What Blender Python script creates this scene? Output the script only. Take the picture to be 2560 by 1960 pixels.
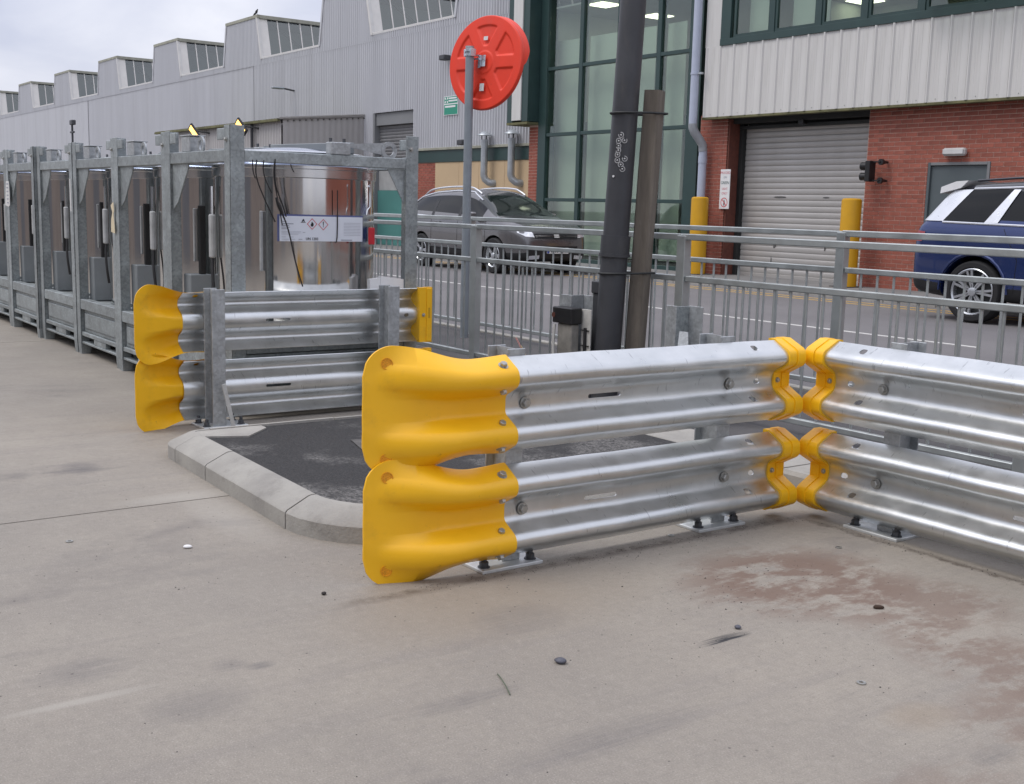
import bpy, bmesh, math, random
from mathutils import Vector, Matrix
from mathutils.bvhtree import BVHTree

R = math.radians
rnd = random.Random(7)
for o in list(bpy.data.objects):
    bpy.data.objects.remove(o)
scene = bpy.context.scene
COL = scene.collection

# ------------------------------------------------------------------ camera
PITCH, ROLL, YAW, EYE = 0.15567, 0.026647, 0.949131, 1.25
fw = Vector((-math.sin(YAW) * math.cos(PITCH), math.cos(YAW) * math.cos(PITCH), -math.sin(PITCH)))
r0 = Vector((math.cos(YAW), math.sin(YAW), 0))
u0 = r0.cross(fw)
rt = r0 * math.cos(ROLL) + u0 * math.sin(ROLL)
up = -r0 * math.sin(ROLL) + u0 * math.cos(ROLL)
camd = bpy.data.cameras.new("camera")
camd.sensor_width = 36.0
camd.lens = 36.0 * 2913.8 / 2560.0
camd.clip_start = 0.05
camd.clip_end = 3000
cam = bpy.data.objects.new("camera", camd)
cam.matrix_world = Matrix(((rt.x, up.x, -fw.x, 0), (rt.y, up.y, -fw.y, 0), (rt.z, up.z, -fw.z, EYE), (0, 0, 0, 1)))
COL.objects.link(cam)
scene.camera = cam

# ------------------------------------------------------------------ sky, sun, exposure
SUN_EL, SUN_AZ = R(58), R(200)          # azimuth clockwise from +y; an overcast day, soft light from above
world = bpy.data.worlds.new("World")
scene.world = world
world.use_nodes = True
wn, wl = world.node_tree.nodes, world.node_tree.links
wn.clear()
w_out = wn.new("ShaderNodeOutputWorld")
w_bg = wn.new("ShaderNodeBackground")
w_bg.inputs[1].default_value = 0.10
w_sky = wn.new("ShaderNodeTexSky")
w_sky.sky_type = 'NISHITA'
w_sky.sun_disc = False
w_sky.sun_elevation = SUN_EL
w_sky.sun_rotation = SUN_AZ
w_sky.air_density = 1.0
w_sky.dust_density = 2.0
w_tc = wn.new("ShaderNodeTexCoord")
w_map = wn.new("ShaderNodeMapping")
w_map.inputs['Scale'].default_value = (1.6, 1.6, 5.0)
wl.new(w_tc.outputs['Generated'], w_map.inputs[0])
w_no = wn.new("ShaderNodeTexNoise")
w_no.inputs['Scale'].default_value = 2.2
w_no.inputs['Detail'].default_value = 7
w_no.inputs['Roughness'].default_value = 0.52
w_no.inputs['Distortion'].default_value = 0.4
wl.new(w_map.outputs[0], w_no.inputs['Vector'])
w_cr = wn.new("ShaderNodeValToRGB")     # cloud tones: grey undersides to bright thin cloud
w_cr.color_ramp.elements[0].position = 0.36
w_cr.color_ramp.elements[0].color = (5.5, 5.75, 7.0, 1)
w_cr.color_ramp.elements[1].position = 0.64
w_cr.color_ramp.elements[1].color = (8.0, 8.05, 8.8, 1)
wl.new(w_no.outputs[0], w_cr.inputs[0])
w_mix = wn.new("ShaderNodeMixRGB")
w_mix.inputs[0].default_value = 0.88
wl.new(w_sky.outputs[0], w_mix.inputs[1])
wl.new(w_cr.outputs[0], w_mix.inputs[2])
w_sp = wn.new("ShaderNodeSeparateXYZ")
wl.new(w_tc.outputs['Generated'], w_sp.inputs[0])
w_gr = wn.new("ShaderNodeMapRange")     # an overcast sky grows brighter towards the zenith
w_gr.inputs[1].default_value, w_gr.inputs[2].default_value = 0.0, 1.0
w_gr.inputs[3].default_value, w_gr.inputs[4].default_value = 0.88, 1.50
wl.new(w_sp.outputs[2], w_gr.inputs[0])
w_mul = wn.new("ShaderNodeMixRGB")
w_mul.blend_type = 'MULTIPLY'
w_mul.inputs[0].default_value = 1.0
wl.new(w_mix.outputs[0], w_mul.inputs[1])
wl.new(w_gr.outputs[0], w_mul.inputs[2])
wl.new(w_mul.outputs[0], w_bg.inputs[0])
wl.new(w_bg.outputs[0], w_out.inputs[0])

sund = bpy.data.lights.new("sun", 'SUN')
sund.energy = 1.2
sund.angle = R(25)
sund.color = (1.0, 0.965, 0.92)
sun = bpy.data.objects.new("sun", sund)
sd = Vector((math.sin(SUN_AZ) * math.cos(SUN_EL), math.cos(SUN_AZ) * math.cos(SUN_EL), math.sin(SUN_EL)))
sun.rotation_euler = sd.to_track_quat('Z', 'Y').to_euler()
sun.location = sd * 60
COL.objects.link(sun)

scene.view_settings.view_transform = 'Standard'
scene.view_settings.look = 'None'
scene.view_settings.gamma = 1.0
scene.view_settings.use_curve_mapping = False
scene.view_settings.exposure = 0.35
scene.render.engine = 'CYCLES'
scene.cycles.max_bounces = 8
scene.cycles.transparent_max_bounces = 12
scene.cycles.use_denoising = True

# ------------------------------------------------------------------ materials
def mat(name, col, rough=0.6, metal=0.0, var=0.10, vscale=6.0, rvar=0.08, bump=0.0, bscale=60.0, rand=0.0,
        col2=None, stretch=(1, 1, 1), spec=0.5, emit=None, coat=0.0, spangle=0.0, grime=None):
    m = bpy.data.materials.new(name)
    m.use_nodes = True
    n, l = m.node_tree.nodes, m.node_tree.links
    b = n['Principled BSDF']
    b.inputs['Roughness'].default_value = rough
    b.inputs['Metallic'].default_value = metal
    b.inputs['Specular IOR Level'].default_value = spec
    b.inputs['Coat Weight'].default_value = coat
    b.inputs['Coat Roughness'].default_value = 0.05
    tc = n.new("ShaderNodeTexCoord")
    mp = n.new("ShaderNodeMapping")
    mp.inputs['Scale'].default_value = stretch
    l.new(tc.outputs['Object'], mp.inputs[0])
    no = n.new("ShaderNodeTexNoise")
    no.inputs['Scale'].default_value = vscale
    no.inputs['Detail'].default_value = 6
    no.inputs['Roughness'].default_value = 0.6
    l.new(mp.outputs[0], no.inputs['Vector'])
    mx = n.new("ShaderNodeMixRGB")
    c2 = col2 if col2 else tuple(min(1, c * (1 + var)) for c in col)
    c1 = col if col2 else tuple(c * (1 - var) for c in col)
    mx.inputs[1].default_value = (*c1, 1)
    mx.inputs[2].default_value = (*c2, 1)
    mr = n.new("ShaderNodeMapRange")
    mr.inputs[1].default_value = 0.32
    mr.inputs[2].default_value = 0.68
    l.new(no.outputs[0], mr.inputs[0])
    l.new(mr.outputs[0], mx.inputs[0])
    last = mx.outputs[0]
    if rand:
        oi = n.new("ShaderNodeObjectInfo")
        hs = n.new("ShaderNodeHueSaturation")
        m1 = n.new("ShaderNodeMapRange")
        m1.inputs[3].default_value = 1 - rand
        m1.inputs[4].default_value = 1 + rand
        l.new(oi.outputs['Random'], m1.inputs[0])
        l.new(m1.outputs[0], hs.inputs['Value'])
        l.new(last, hs.inputs['Color'])
        last = hs.outputs[0]
    if spangle:
        vo = n.new("ShaderNodeTexVoronoi")
        vo.inputs['Scale'].default_value = 75
        l.new(tc.outputs['Object'], vo.inputs['Vector'])
        bw = n.new("ShaderNodeRGBToBW")
        l.new(vo.outputs['Color'], bw.inputs[0])
        ms = n.new("ShaderNodeMapRange")
        ms.inputs[3].default_value, ms.inputs[4].default_value = 1 - spangle, 1 + spangle
        l.new(bw.outputs[0], ms.inputs[0])
        h2 = n.new("ShaderNodeHueSaturation")
        l.new(ms.outputs[0], h2.inputs['Value'])
        l.new(last, h2.inputs['Color'])
        last = h2.outputs[0]
    for (gc, gs, lo, hi, amt, gst) in (grime or ()):
        gm = n.new("ShaderNodeMapping")
        gm.inputs['Scale'].default_value = gst
        l.new(tc.outputs['Object'], gm.inputs[0])
        gn = n.new("ShaderNodeTexNoise")
        gn.inputs['Scale'].default_value = gs
        gn.inputs['Detail'].default_value = 8
        gn.inputs['Roughness'].default_value = .68
        l.new(gm.outputs[0], gn.inputs['Vector'])
        gr_ = n.new("ShaderNodeMapRange")
        gr_.inputs[1].default_value, gr_.inputs[2].default_value = lo, hi
        gr_.inputs[4].default_value = amt
        l.new(gn.outputs[0], gr_.inputs[0])
        gx = n.new("ShaderNodeMixRGB")
        gx.inputs[2].default_value = (*gc, 1)
        l.new(gr_.outputs[0], gx.inputs[0])
        l.new(last, gx.inputs[1])
        last = gx.outputs[0]
    l.new(last, b.inputs['Base Color'])
    if rvar:
        m2 = n.new("ShaderNodeMapRange")
        m2.inputs[1].default_value = 0.3
        m2.inputs[2].default_value = 0.7
        m2.inputs[3].default_value = max(0.02, rough - rvar)
        m2.inputs[4].default_value = min(1, rough + rvar)
        l.new(no.outputs[0], m2.inputs[0])
        l.new(m2.outputs[0], b.inputs['Roughness'])
    if bump:
        nb = n.new("ShaderNodeTexNoise")
        nb.inputs['Scale'].default_value = bscale
        nb.inputs['Detail'].default_value = 5
        l.new(mp.outputs[0], nb.inputs['Vector'])
        bp = n.new("ShaderNodeBump")
        bp.inputs['Strength'].default_value = bump
        bp.inputs['Distance'].default_value = 0.004
        l.new(nb.outputs[0], bp.inputs['Height'])
        l.new(bp.outputs[0], b.inputs['Normal'])
    if emit:
        b.inputs['Emission Color'].default_value = (*emit[:3], 1)
        b.inputs['Emission Strength'].default_value = emit[3]
    return m

def glass_mat(name, tint, refl=0.10, rough=0.02):
    m = bpy.data.materials.new(name)
    m.use_nodes = True
    n, l = m.node_tree.nodes, m.node_tree.links
    n.clear()
    out = n.new("ShaderNodeOutputMaterial")
    tr = n.new("ShaderNodeBsdfTransparent")
    tr.inputs[0].default_value = (*tint, 1)
    gl = n.new("ShaderNodeBsdfGlossy")
    gl.inputs['Roughness'].default_value = rough
    gl.inputs[0].default_value = (0.9, 0.95, 0.93, 1)
    lw = n.new("ShaderNodeLayerWeight")
    lw.inputs[0].default_value = 0.5
    pw_ = n.new("ShaderNodeMath")
    pw_.operation = 'POWER'
    pw_.inputs[1].default_value = 4.0
    l.new(lw.outputs['Facing'], pw_.inputs[0])
    ad = n.new("ShaderNodeMath")
    ad.operation = 'ADD'
    ad.use_clamp = True
    ad.inputs[1].default_value = refl
    l.new(pw_.outputs[0], ad.inputs[0])
    mx = n.new("ShaderNodeMixShader")
    l.new(ad.outputs[0], mx.inputs[0])
    l.new(tr.outputs[0], mx.inputs[1])
    l.new(gl.outputs[0], mx.inputs[2])
    l.new(mx.outputs[0], out.inputs[0])
    return m

def node(n, t, **k):
    x = n.new(t)
    for a, v in k.items():
        setattr(x, a, v)
    return x

def concrete_yard():
    m = bpy.data.materials.new("yard_concrete")
    m.use_nodes = True
    n, l = m.node_tree.nodes, m.node_tree.links
    b = n['Principled BSDF']
    b.inputs['Specular IOR Level'].default_value = 0.35
    tc = n.new("ShaderNodeTexCoord")
    P = tc.outputs['Object']
    def noise(scale, detail=6, stretch=(1, 1, 1), rough=.6, off=(0, 0, 0), dist=0.0):
        mp = n.new("ShaderNodeMapping")
        mp.inputs['Scale'].default_value = stretch
        mp.inputs['Location'].default_value = off
        l.new(P, mp.inputs[0])
        x = n.new("ShaderNodeTexNoise")
        x.inputs['Scale'].default_value = scale
        x.inputs['Detail'].default_value = detail
        x.inputs['Roughness'].default_value = rough
        x.inputs['Distortion'].default_value = dist
        l.new(mp.outputs[0], x.inputs['Vector'])
        return x.outputs[0]
    def rng(v, a, c, o0=0.0, o1=1.0):
        x = n.new("ShaderNodeMapRange")
        x.inputs[1].default_value, x.inputs[2].default_value = a, c
        x.inputs[3].default_value, x.inputs[4].default_value = o0, o1
        l.new(v, x.inputs[0])
        return x.outputs[0]
    def mth(op, a, c=None):
        x = n.new("ShaderNodeMath")
        x.operation = op
        for i, v in enumerate((a, c)):
            if v is None:
                continue
            if isinstance(v, (int, float)):
                x.inputs[i].default_value = v
            else:
                l.new(v, x.inputs[i])
        return x.outputs[0]
    def mix(f, a, c):
        x = n.new("ShaderNodeMixRGB")
        for i, v in enumerate((f, a, c)):
            if isinstance(v, (int, float)):
                x.inputs[i].default_value = v
            elif isinstance(v, tuple):
                x.inputs[i].default_value = (*v, 1)
            else:
                l.new(v, x.inputs[i])
        return x.outputs[0]
    sep = n.new("ShaderNodeSeparateXYZ")
    l.new(P, sep.inputs[0])
    X, Y = sep.outputs[0], sep.outputs[1]
    big = noise(0.45, 6, rough=.65)
    mid = noise(2.3, 9, rough=.68)
    broom = noise(3.0, 5, (42, 1.3, 1), .7)
    broom2 = noise(1.0, 4, (9, .35, 1), .6, (3, 1, 0))
    grain = noise(210, 3, rough=.7)
    fine = noise(34, 6, rough=.75)
    c = mix(rng(big, .35, .65), (.335, .300, .252), (.262, .237, .204))
    c = mix(rng(mid, .42, .72, 0, .40), c, (.215, .195, .178))
    c = mix(rng(broom2, .54, .72, 0, .32), c, (.215, .196, .182))
    c = mix(rng(broom, .50, .74, 0, .30), c, (.18, .164, .15))
    c = mix(rng(fine, .50, .72, 0, .42), c, (.19, .172, .152))
    c = mix(rng(fine, .30, .46, .30, 0), c, (.41, .375, .33))
    c = mix(rng(grain, .53, .70, 0, .42), c, (.15, .135, .12))
    c = mix(rng(grain, .32, .45, .38, 0), c, (.50, .465, .42))
    # tyre smudges and damp patches
    sm = mth('MULTIPLY', rng(noise(1.1, 3, (1.4, .6, 1), .5, (7, 2, 0), 1.0), .60, .74), rng(noise(9, 6, (1, .5, 1)), .4, .6))
    c = mix(mth('MULTIPLY', sm, .5), c, (.125, .115, .115))
    # reddish dried mud in the corner of the two barriers
    wob = noise(4.5, 9, (1.5, .8, 1), .72, (1, 5, 0), .15)
    def blob(cx, cy, sx, sy, amt):
        dx = mth('DIVIDE', mth('SUBTRACT', X, cx), sx)
        dy = mth('DIVIDE', mth('SUBTRACT', Y, cy), sy)
        d = mth('ADD', mth('MULTIPLY', dx, dx), mth('MULTIPLY', dy, dy))
        return mth('MULTIPLY', mth('MULTIPLY', rng(d, 1.0, .25), rng(wob, .43, .53)), amt)
    for bl in ((-2.60, 3.10, .42, .50, .9), (-2.20, 3.25, .30, .40, .65), (-1.78, 3.02, .40, .26, .65), (-1.50, 2.78, .22, .34, .55), (-1.40, 2.1, .14, .4, .35)):
        c = mix(blob(*bl), c, (.185, .128, .100))
    # washed-out dirt lines below the rails
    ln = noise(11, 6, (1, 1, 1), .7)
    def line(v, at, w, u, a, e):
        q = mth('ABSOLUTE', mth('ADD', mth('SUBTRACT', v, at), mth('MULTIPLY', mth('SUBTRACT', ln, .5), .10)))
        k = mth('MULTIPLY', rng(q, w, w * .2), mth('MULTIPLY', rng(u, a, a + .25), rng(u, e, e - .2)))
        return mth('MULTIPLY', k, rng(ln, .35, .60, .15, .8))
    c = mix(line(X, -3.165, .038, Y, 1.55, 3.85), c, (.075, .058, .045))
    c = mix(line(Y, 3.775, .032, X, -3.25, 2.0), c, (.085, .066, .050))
    # yellow-brown wash around the first post, and dark scuff
    def soft(cx, cy, sx, sy, amt):
        dx = mth('DIVIDE', mth('SUBTRACT', X, cx), sx)
        dy = mth('DIVIDE', mth('SUBTRACT', Y, cy), sy)
        d = mth('ADD', mth('MULTIPLY', dx, dx), mth('MULTIPLY', dy, dy))
        return mth('MULTIPLY', rng(d, 1.0, .0), mth('MULTIPLY', rng(mid, .3, .7, .4, 1), amt))
    c = mix(soft(-2.95, 2.1, .35, .7, .5), c, (.275, .225, .165))
    c = mix(soft(-1.67, 2.5, .09, .13, .5), c, (.27, .20, .13))
    for q_ in ((-5.5, 1.47, .16, .10, .8), (-4.9, .55, .18, .12, .5), (-3.06, .80, .10, .16, .55), (-2.70, 1.0, .12, .16, .45), (-2.36, 1.56, .05, .22, .6), (-2.0, 1.75, .08, .35, .5), (-2.78, 2.05, .14, .18, .45), (-1.44, 2.47, .05, .10, .6), (-2.9, 1.15, .05, .06, .6), (-2.85, 1.22, .03, .05, .8)):
        c = mix(mth('MULTIPLY', soft(*q_), rng(broom, .35, .55, .35, 1)), c, (.13, .122, .122))
    for q_ in ((-4.75, 1.72, .10, .35, .6), (-4.35, 1.72, .5, .13, .5), (-2.87, .75, .025, .22, .8), (-7.2, 1.2, .8, .3, .4)):
        c = mix(soft(*q_), c, (.40, .375, .33))
    c = mix(mth('MULTIPLY', soft(-2.32, 2.465, .03, .12, 1.6), rng(broom, .40, .55)), c, (.04, .040, .044))
    # fine dark grit stains
    vo = n.new("ShaderNodeTexVoronoi")
    vo.inputs['Scale'].default_value = 16
    l.new(P, vo.inputs['Vector'])
    c = mix(mth('MULTIPLY', rng(vo.outputs['Distance'], .085, .05), rng(mid, .45, .6)), c, (.09, .078, .07))
    l.new(c, b.inputs['Base Color'])
    l.new(rng(mid, .3, .7, .62, .85), b.inputs['Roughness'])
    h = mth('ADD', mth('ADD', mth('MULTIPLY', broom, .7), mth('MULTIPLY', grain, .7)), mth('MULTIPLY', fine, .8))
    bp = n.new("ShaderNodeBump")
    bp.inputs['Strength'].default_value = .5
    bp.inputs['Distance'].default_value = .004
    l.new(h, bp.inputs['Height'])
    l.new(bp.outputs[0], b.inputs['Normal'])
    return m

def galv_rail():
    """fresh galvanised sheet steel with spangle, run marks and dull patches"""
    m = bpy.data.materials.new("galvanised_rail")
    m.use_nodes = True
    n, l = m.node_tree.nodes, m.node_tree.links
    b = n['Principled BSDF']
    b.inputs['Metallic'].default_value = 0.92
    tc = n.new("ShaderNodeTexCoord")
    def noise(scale, stretch=(1, 1, 1), detail=5, rough=.6):
        mp = n.new("ShaderNodeMapping")
        mp.inputs['Scale'].default_value = stretch
        l.new(tc.outputs['Object'], mp.inputs[0])
        x = n.new("ShaderNodeTexNoise")
        x.inputs['Scale'].default_value = scale
        x.inputs['Detail'].default_value = detail
        x.inputs['Roughness'].default_value = rough
        l.new(mp.outputs[0], x.inputs['Vector'])
        return x.outputs[0]
    a, s, g = noise(7), noise(1, (70, 14, 14), 2), noise(90)
    def rng(v, p, q, o0, o1):
        x = n.new("ShaderNodeMapRange")
        x.inputs[1].default_value, x.inputs[2].default_value = p, q
        x.inputs[3].default_value, x.inputs[4].default_value = o0, o1
        l.new(v, x.inputs[0])
        return x.outputs[0]
    mx = n.new("ShaderNodeMixRGB")
    mx.inputs[1].default_value = (.60, .62, .62, 1)
    mx.inputs[2].default_value = (.70, .715, .715, 1)
    l.new(rng(a, .35, .65, 0, 1), mx.inputs[0])
    m2 = n.new("ShaderNodeMixRGB")
    m2.inputs[2].default_value = (.33, .34, .345, 1)
    l.new(mx.outputs[0], m2.inputs[1])
    l.new(rng(s, .655, .71, 0, .55), m2.inputs[0])
    l.new(m2.outputs[0], b.inputs['Base Color'])
    ad = n.new("ShaderNodeMath")
    l.new(rng(a, .35, .65, .27, .36), ad.inputs[0])
    l.new(rng(g, .4, .7, 0, .05), ad.inputs[1])
    l.new(ad.outputs[0], b.inputs['Roughness'])
    bp = n.new("ShaderNodeBump")
    bp.inputs['Strength'].default_value = .05
    bp.inputs['Distance'].default_value = .0004
    l.new(a, bp.inputs['Height'])
    l.new(bp.outputs[0], b.inputs['Normal'])
    return m

M = {}
M['yard'] = concrete_yard()
M['rail'] = galv_rail()
M['galv'] = mat("galvanised_steel", (.40, .42, .43), .48, .55, .14, 18, .10, .06, 90, spangle=.16)
M['galv_pale'] = mat("new_galvanised_plate", (.62, .64, .64), .42, .45, .08, 25, .08, .05, 90)
M['galv_dull'] = mat("weathered_galvanised", (.31, .34, .345), .50, .45, .20, 11, .10, .06, 60, rand=.12, spangle=.20, grime=[((.16, .15, .13), 3.5, .56, .75, .5, (1, 1, .5))])
M['fence'] = mat("galvanised_railing", (.46, .49, .485), .40, .72, .12, 6, .08, rand=.05)
M['bolt'] = mat("bolt_steel", (.42, .42, .40), .4, .8, .15, 60, .1)
M['nut'] = mat("dull_nut_steel", (.10, .105, .115), .5, .7, .2, 60, .1)
M['yellow'] = mat("safety_yellow", (.90, .49, .008), .40, 0, .045, 5, .06, .08, 260, spec=.5, grime=[((.46, .25, .03), 4.5, .57, .78, .45, (1, 1, 1)), ((.20, .12, .03), 26, .66, .72, .45, (1, 1, 1)), ((.92, .60, .12), 40, .66, .74, .3, (3, 1, .4))])
M['yellow_dirty'] = mat("scuffed_yellow", (.60, .315, .006), .5, 0, .05, 5, .06)
M['pad'] = mat("orange_pad", (.70, .285, .004), .5, 0, .25, 220, .05)
M['kerb'] = mat("kerb_concrete", (.38, .365, .33), .85, 0, 0, 4, .05, .6, 90, .06, col2=(.285, .272, .25), grime=[((.17, .16, .145), 7, .55, .72, .55, (1, 1, 1)), ((.16, .15, .14), 70, .62, .72, .5, (1, 1, 1))])
def tarmac_mat():
    m = mat("dark_tarmac", (.010, .010, .011), .9, 0, 0, 110, .1, 1.0, 200, col2=(.062, .060, .060))
    n, l = m.node_tree.nodes, m.node_tree.links
    b = n['Principled BSDF']
    src = b.inputs['Base Color'].links[0].from_socket
    tc = n.new("ShaderNodeTexCoord")
    outs = []
    for sc, dt, lo, hi in ((2.1, 7, .48, .60), (85, 4, .40, .60)):
        x = n.new("ShaderNodeTexNoise")
        x.inputs['Scale'].default_value = sc
        x.inputs['Detail'].default_value = dt
        x.inputs['Roughness'].default_value = .65
        l.new(tc.outputs['Object'], x.inputs['Vector'])
        r_ = n.new("ShaderNodeMapRange")
        r_.inputs[1].default_value, r_.inputs[2].default_value = lo, hi
        l.new(x.outputs[0], r_.inputs[0])
        outs.append(r_.outputs[0])
    mu = n.new("ShaderNodeMath")
    mu.operation = 'MULTIPLY'
    l.new(outs[0], mu.inputs[0])
    l.new(outs[1], mu.inputs[1])
    mx = n.new("ShaderNodeMixRGB")
    l.new(mu.outputs[0], mx.inputs[0])
    l.new(src, mx.inputs[1])
    mx.inputs[2].default_value = (.175, .168, .160, 1)
    l.new(mx.outputs[0], b.inputs['Base Color'])
    return m
M['tarmac'] = tarmac_mat()
M['footway'] = mat("footway_tarmac", (.062, .060, .063), .88, 0, 0, 1.8, .05, .7, 150, col2=(.105, .10, .10))
M['road'] = mat("road_asphalt", (.150, .142, .144), .9, 0, 0, .6, .05, .5, 120, col2=(.185, .176, .177))
M['white_paint'] = mat("white_line_paint", (.58, .57, .54), .7, 0, .1, 8, .05)
M['yellow_line'] = mat("yellow_line_paint", (.50, .33, .10), .75, 0, .15, 8, .05)
M['pavement'] = mat("pavement", (.20, .195, .19), .9, 0, .12, 1.5, .05)
M['brick'] = mat("red_brick", (.285, .088, .060), .85, 0, .16, 9, .05, .4, 60, .16)
M['mortar'] = mat("mortar", (.62, .45, .37), .9, 0, .12, 12, .03)
M['clad'] = mat("pale_cladding", (.585, .575, .55), .5, 0, .05, 2.2, .05, stretch=(2.5, 1, .22), rand=.025, grime=[((.40, .385, .35), 3.0, .52, .80, .5, (3, 1, .12))])
M['green'] = mat("dark_green_frame", (.026, .055, .052), .42, 0, .1, 3, .05)
M['black'] = mat("black_plastic", (.012, .012, .013), .45, 0, .2, 10, .05)
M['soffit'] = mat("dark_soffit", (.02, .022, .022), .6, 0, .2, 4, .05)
M['shutter'] = mat("grey_shutter", (.47, .455, .435), .42, .25, 0, 1.6, .06, col2=(.42, .405, .385), rand=.03)
M['door'] = mat("grey_door", (.085, .105, .112), .5, 0, .05, 3, .05)
M['pipe'] = mat("grey_blue_pipe", (.42, .46, .56), .4, 0, .05, 6, .05)
M['glass'] = glass_mat("window_glass", (.90, .95, .91), .08)
M['glass_roof'] = glass_mat("rooflight_glass", (.42, .48, .50), .16, .12)
M['reflection_blind'] = mat("pale_reflection_blind", (.37, .42, .36), .8, 0, .06, .8, 0)  # pale tone also stands in for sky reflected in the panes
M['room'] = mat("room_wall", (.52, .57, .50), .85, 0, .1, .7, 0)
M['room_dark'] = mat("room_dark", (.045, .052, .05), .8, 0, .2, .7, 0)
M['ceiling'] = mat("ceiling_tile", (.42, .43, .40), .9, 0, .05, 2, 0)
M['lamp'] = mat("lit_ceiling_panel", (.9, .9, .8), .5, 0, .02, 1, 0, emit=(1.0, 1.0, .78, 2.2))
M['floodlit'] = mat("lit_floodlight", (.9, .6, .2), .4, 0, .02, 1, 0, emit=(1.0, .55, .12, 2.6))
M['wood'] = mat("pale_timber", (.50, .36, .20), .6, 0, .1, 4, .05)
M['fact'] = mat("factory_sheeting", (.51, .515, .535), .45, .1, .055, .9, .06, stretch=(1.6, 1, .16), grime=[((.36, .355, .36), 1.1, .52, .80, .55, (2.2, 1, .10))])
M['fact_trim'] = mat("mossy_flashing", (.30, .30, .245), .8, 0, .22, 3, .05)
M['fact_white'] = mat("white_flank_panel", (.66, .64, .60), .6, 0, .05, 3, .05)
M['roof'] = mat("factory_roof", (.33, .33, .35), .6, 0, .1, 1, .05)
M['shed'] = mat("grey_brown_sheeting", (.42, .405, .395), .55, .1, .07, .5, .05)
M['moss'] = mat("mossy_gutter", (.13, .125, .06), .9, 0, .4, 4, .05)
M['beige'] = mat("beige_board", (.52, .385, .235), .8, 0, .06, .8, .05)
M['teal'] = mat("teal_panel", (.075, .225, .205), .5, 0, .07, 1, .05)
M['recess'] = mat("grey_recess", (.20, .205, .21), .7, 0, .08, 1, .05)
M['flue'] = mat("zinc_flue", (.42, .45, .47), .38, .55, .08, 10, .08)
M['signgreen'] = mat("sign_green", (.02, .26, .17), .5, 0, .04, 3, .03)
M['white'] = mat("white_plastic", (.74, .74, .74), .45, 0, .04, 6, .05)
M['dullwhite'] = mat("dull_white_plastic", (.36, .37, .37), .5, 0, .15, 14, .05)
M['ink'] = mat("black_ink", (.015, .016, .02), .6, 0, .05, 5, 0)
M['ink_grey'] = mat("grey_print", (.33, .35, .40), .6, 0, .1, 40, 0)
M['inkred'] = mat("red_ink", (.55, .03, .04), .6, 0, .08, 20, 0)
M['inkpink'] = mat("faded_red_ink", (.55, .13, .16), .6, 0, .1, 20, 0)
M['inkgreen'] = mat("dark_green_ink", (.03, .09, .09), .6, 0, .1, 20, 0)
M['orange'] = mat("orange_red_plastic", (.80, .050, .020), .45, 0, .03, 4, .05, spec=.4, grime=[((.60, .075, .05), 2.5, .50, .75, .5, (2, 2, .5)), ((.35, .05, .035), 18, .66, .74, .4, (1, 1, 1))])
M['zinc'] = mat("bright_zinc", (.66, .72, .78), .25, .85, .1, 20, .08)
M['pole'] = mat("grey_pole", (.27, .30, .325), .5, .35, .08, 8, .06)
M['column'] = mat("dark_column_paint", (.050, .052, .058), .46, .1, .16, 4, .08, .08, 40, grime=[((.105, .098, .088), 5, .54, .74, .6, (1, 1, .25)), ((.20, .195, .185), 30, .71, .75, .7, (1, 1, 1))])
M['postwood'] = mat("weathered_post", (.165, .142, .115), .9, 0, .30, 3, .05, .6, 30, stretch=(6, 6, .5), grime=[((.07, .060, .05), 2.2, .50, .70, .7, (1, 1, .6)), ((.27, .25, .22), 28, .64, .72, .5, (1, 1, .3))])
M['tank'] = mat("polished_tank", (.62, .615, .605), .09, 1.0, .10, 7, .05, 0, 6, stretch=(1, 1, .08))
M['tank_rim'] = mat("tank_rim", (.62, .62, .62), .2, 1.0, .05, 3, .05)
M['lid'] = mat("tank_lid", (.22, .26, .36), .2, .9, .05, 3, .05)
M['ctrl'] = mat("grey_box", (.22, .24, .25), .5, 0, .1, 5, .05)
M['cable'] = mat("black_cable", (.012, .012, .013), .5, 0, .1, 5, .05)
M['paper'] = mat("paper_tag", (.66, .655, .64), .8, 0, .04, 12, .02)
M['manila'] = mat("manila_tag", (.66, .57, .40), .8, 0, .06, 8, .02)
M['board'] = mat("label_white", (.70, .735, .80), .45, 0, .02, 6, .04)
M['redtag'] = mat("red_tag", (.50, .018, .03), .5, 0, .1, 20, .05)
M['blue_shadow'] = mat("label_shadow_blue", (.10, .12, .26), .5, 0, .05, 6, .05)  # bluish shadow at the hazard label's rim, put into the colour
M['carA'] = mat("grey_car_paint", (.155, .152, .156), .24, .65, .03, 3, .03, coat=.8)
M['carB'] = mat("blue_car_paint", (.012, .030, .125), .25, .45, .03, 3, .03, coat=1.0)
M['carB_roof'] = mat("dark_car_roof", (.012, .013, .020), .2, .2, .03, 3, .03, coat=1.0)
M['silver'] = mat("silver_trim", (.68, .70, .74), .28, .5, .03, 3, .05)
M['chrome'] = mat("chrome", (.78, .79, .80), .12, 1.0, .03, 3, .03)
M['carglass'] = mat("dark_car_glass", (.008, .009, .010), .05, 0, .1, 3, .02, spec=.28)
M['screenglass'] = mat("windscreen_glass", (.016, .021, .019), .05, 0, .2, 2, .02, spec=.75)
M['tyre'] = mat("tyre_rubber", (.013, .013, .014), .8, 0, .15, 20, .05)
M['alloy'] = mat("alloy_wheel", (.58, .60, .62), .3, .85, .05, 6, .06)
M['headlamp'] = mat("headlamp_glass", (.74, .76, .78), .12, .6, .35, 9, .06)
M['plate'] = mat("number_plate", (.76, .76, .73), .4, 0, .03, 6, .03)
M['plateblue'] = mat("plate_blue", (.02, .05, .35), .4, 0, .03, 6, .03)
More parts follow.
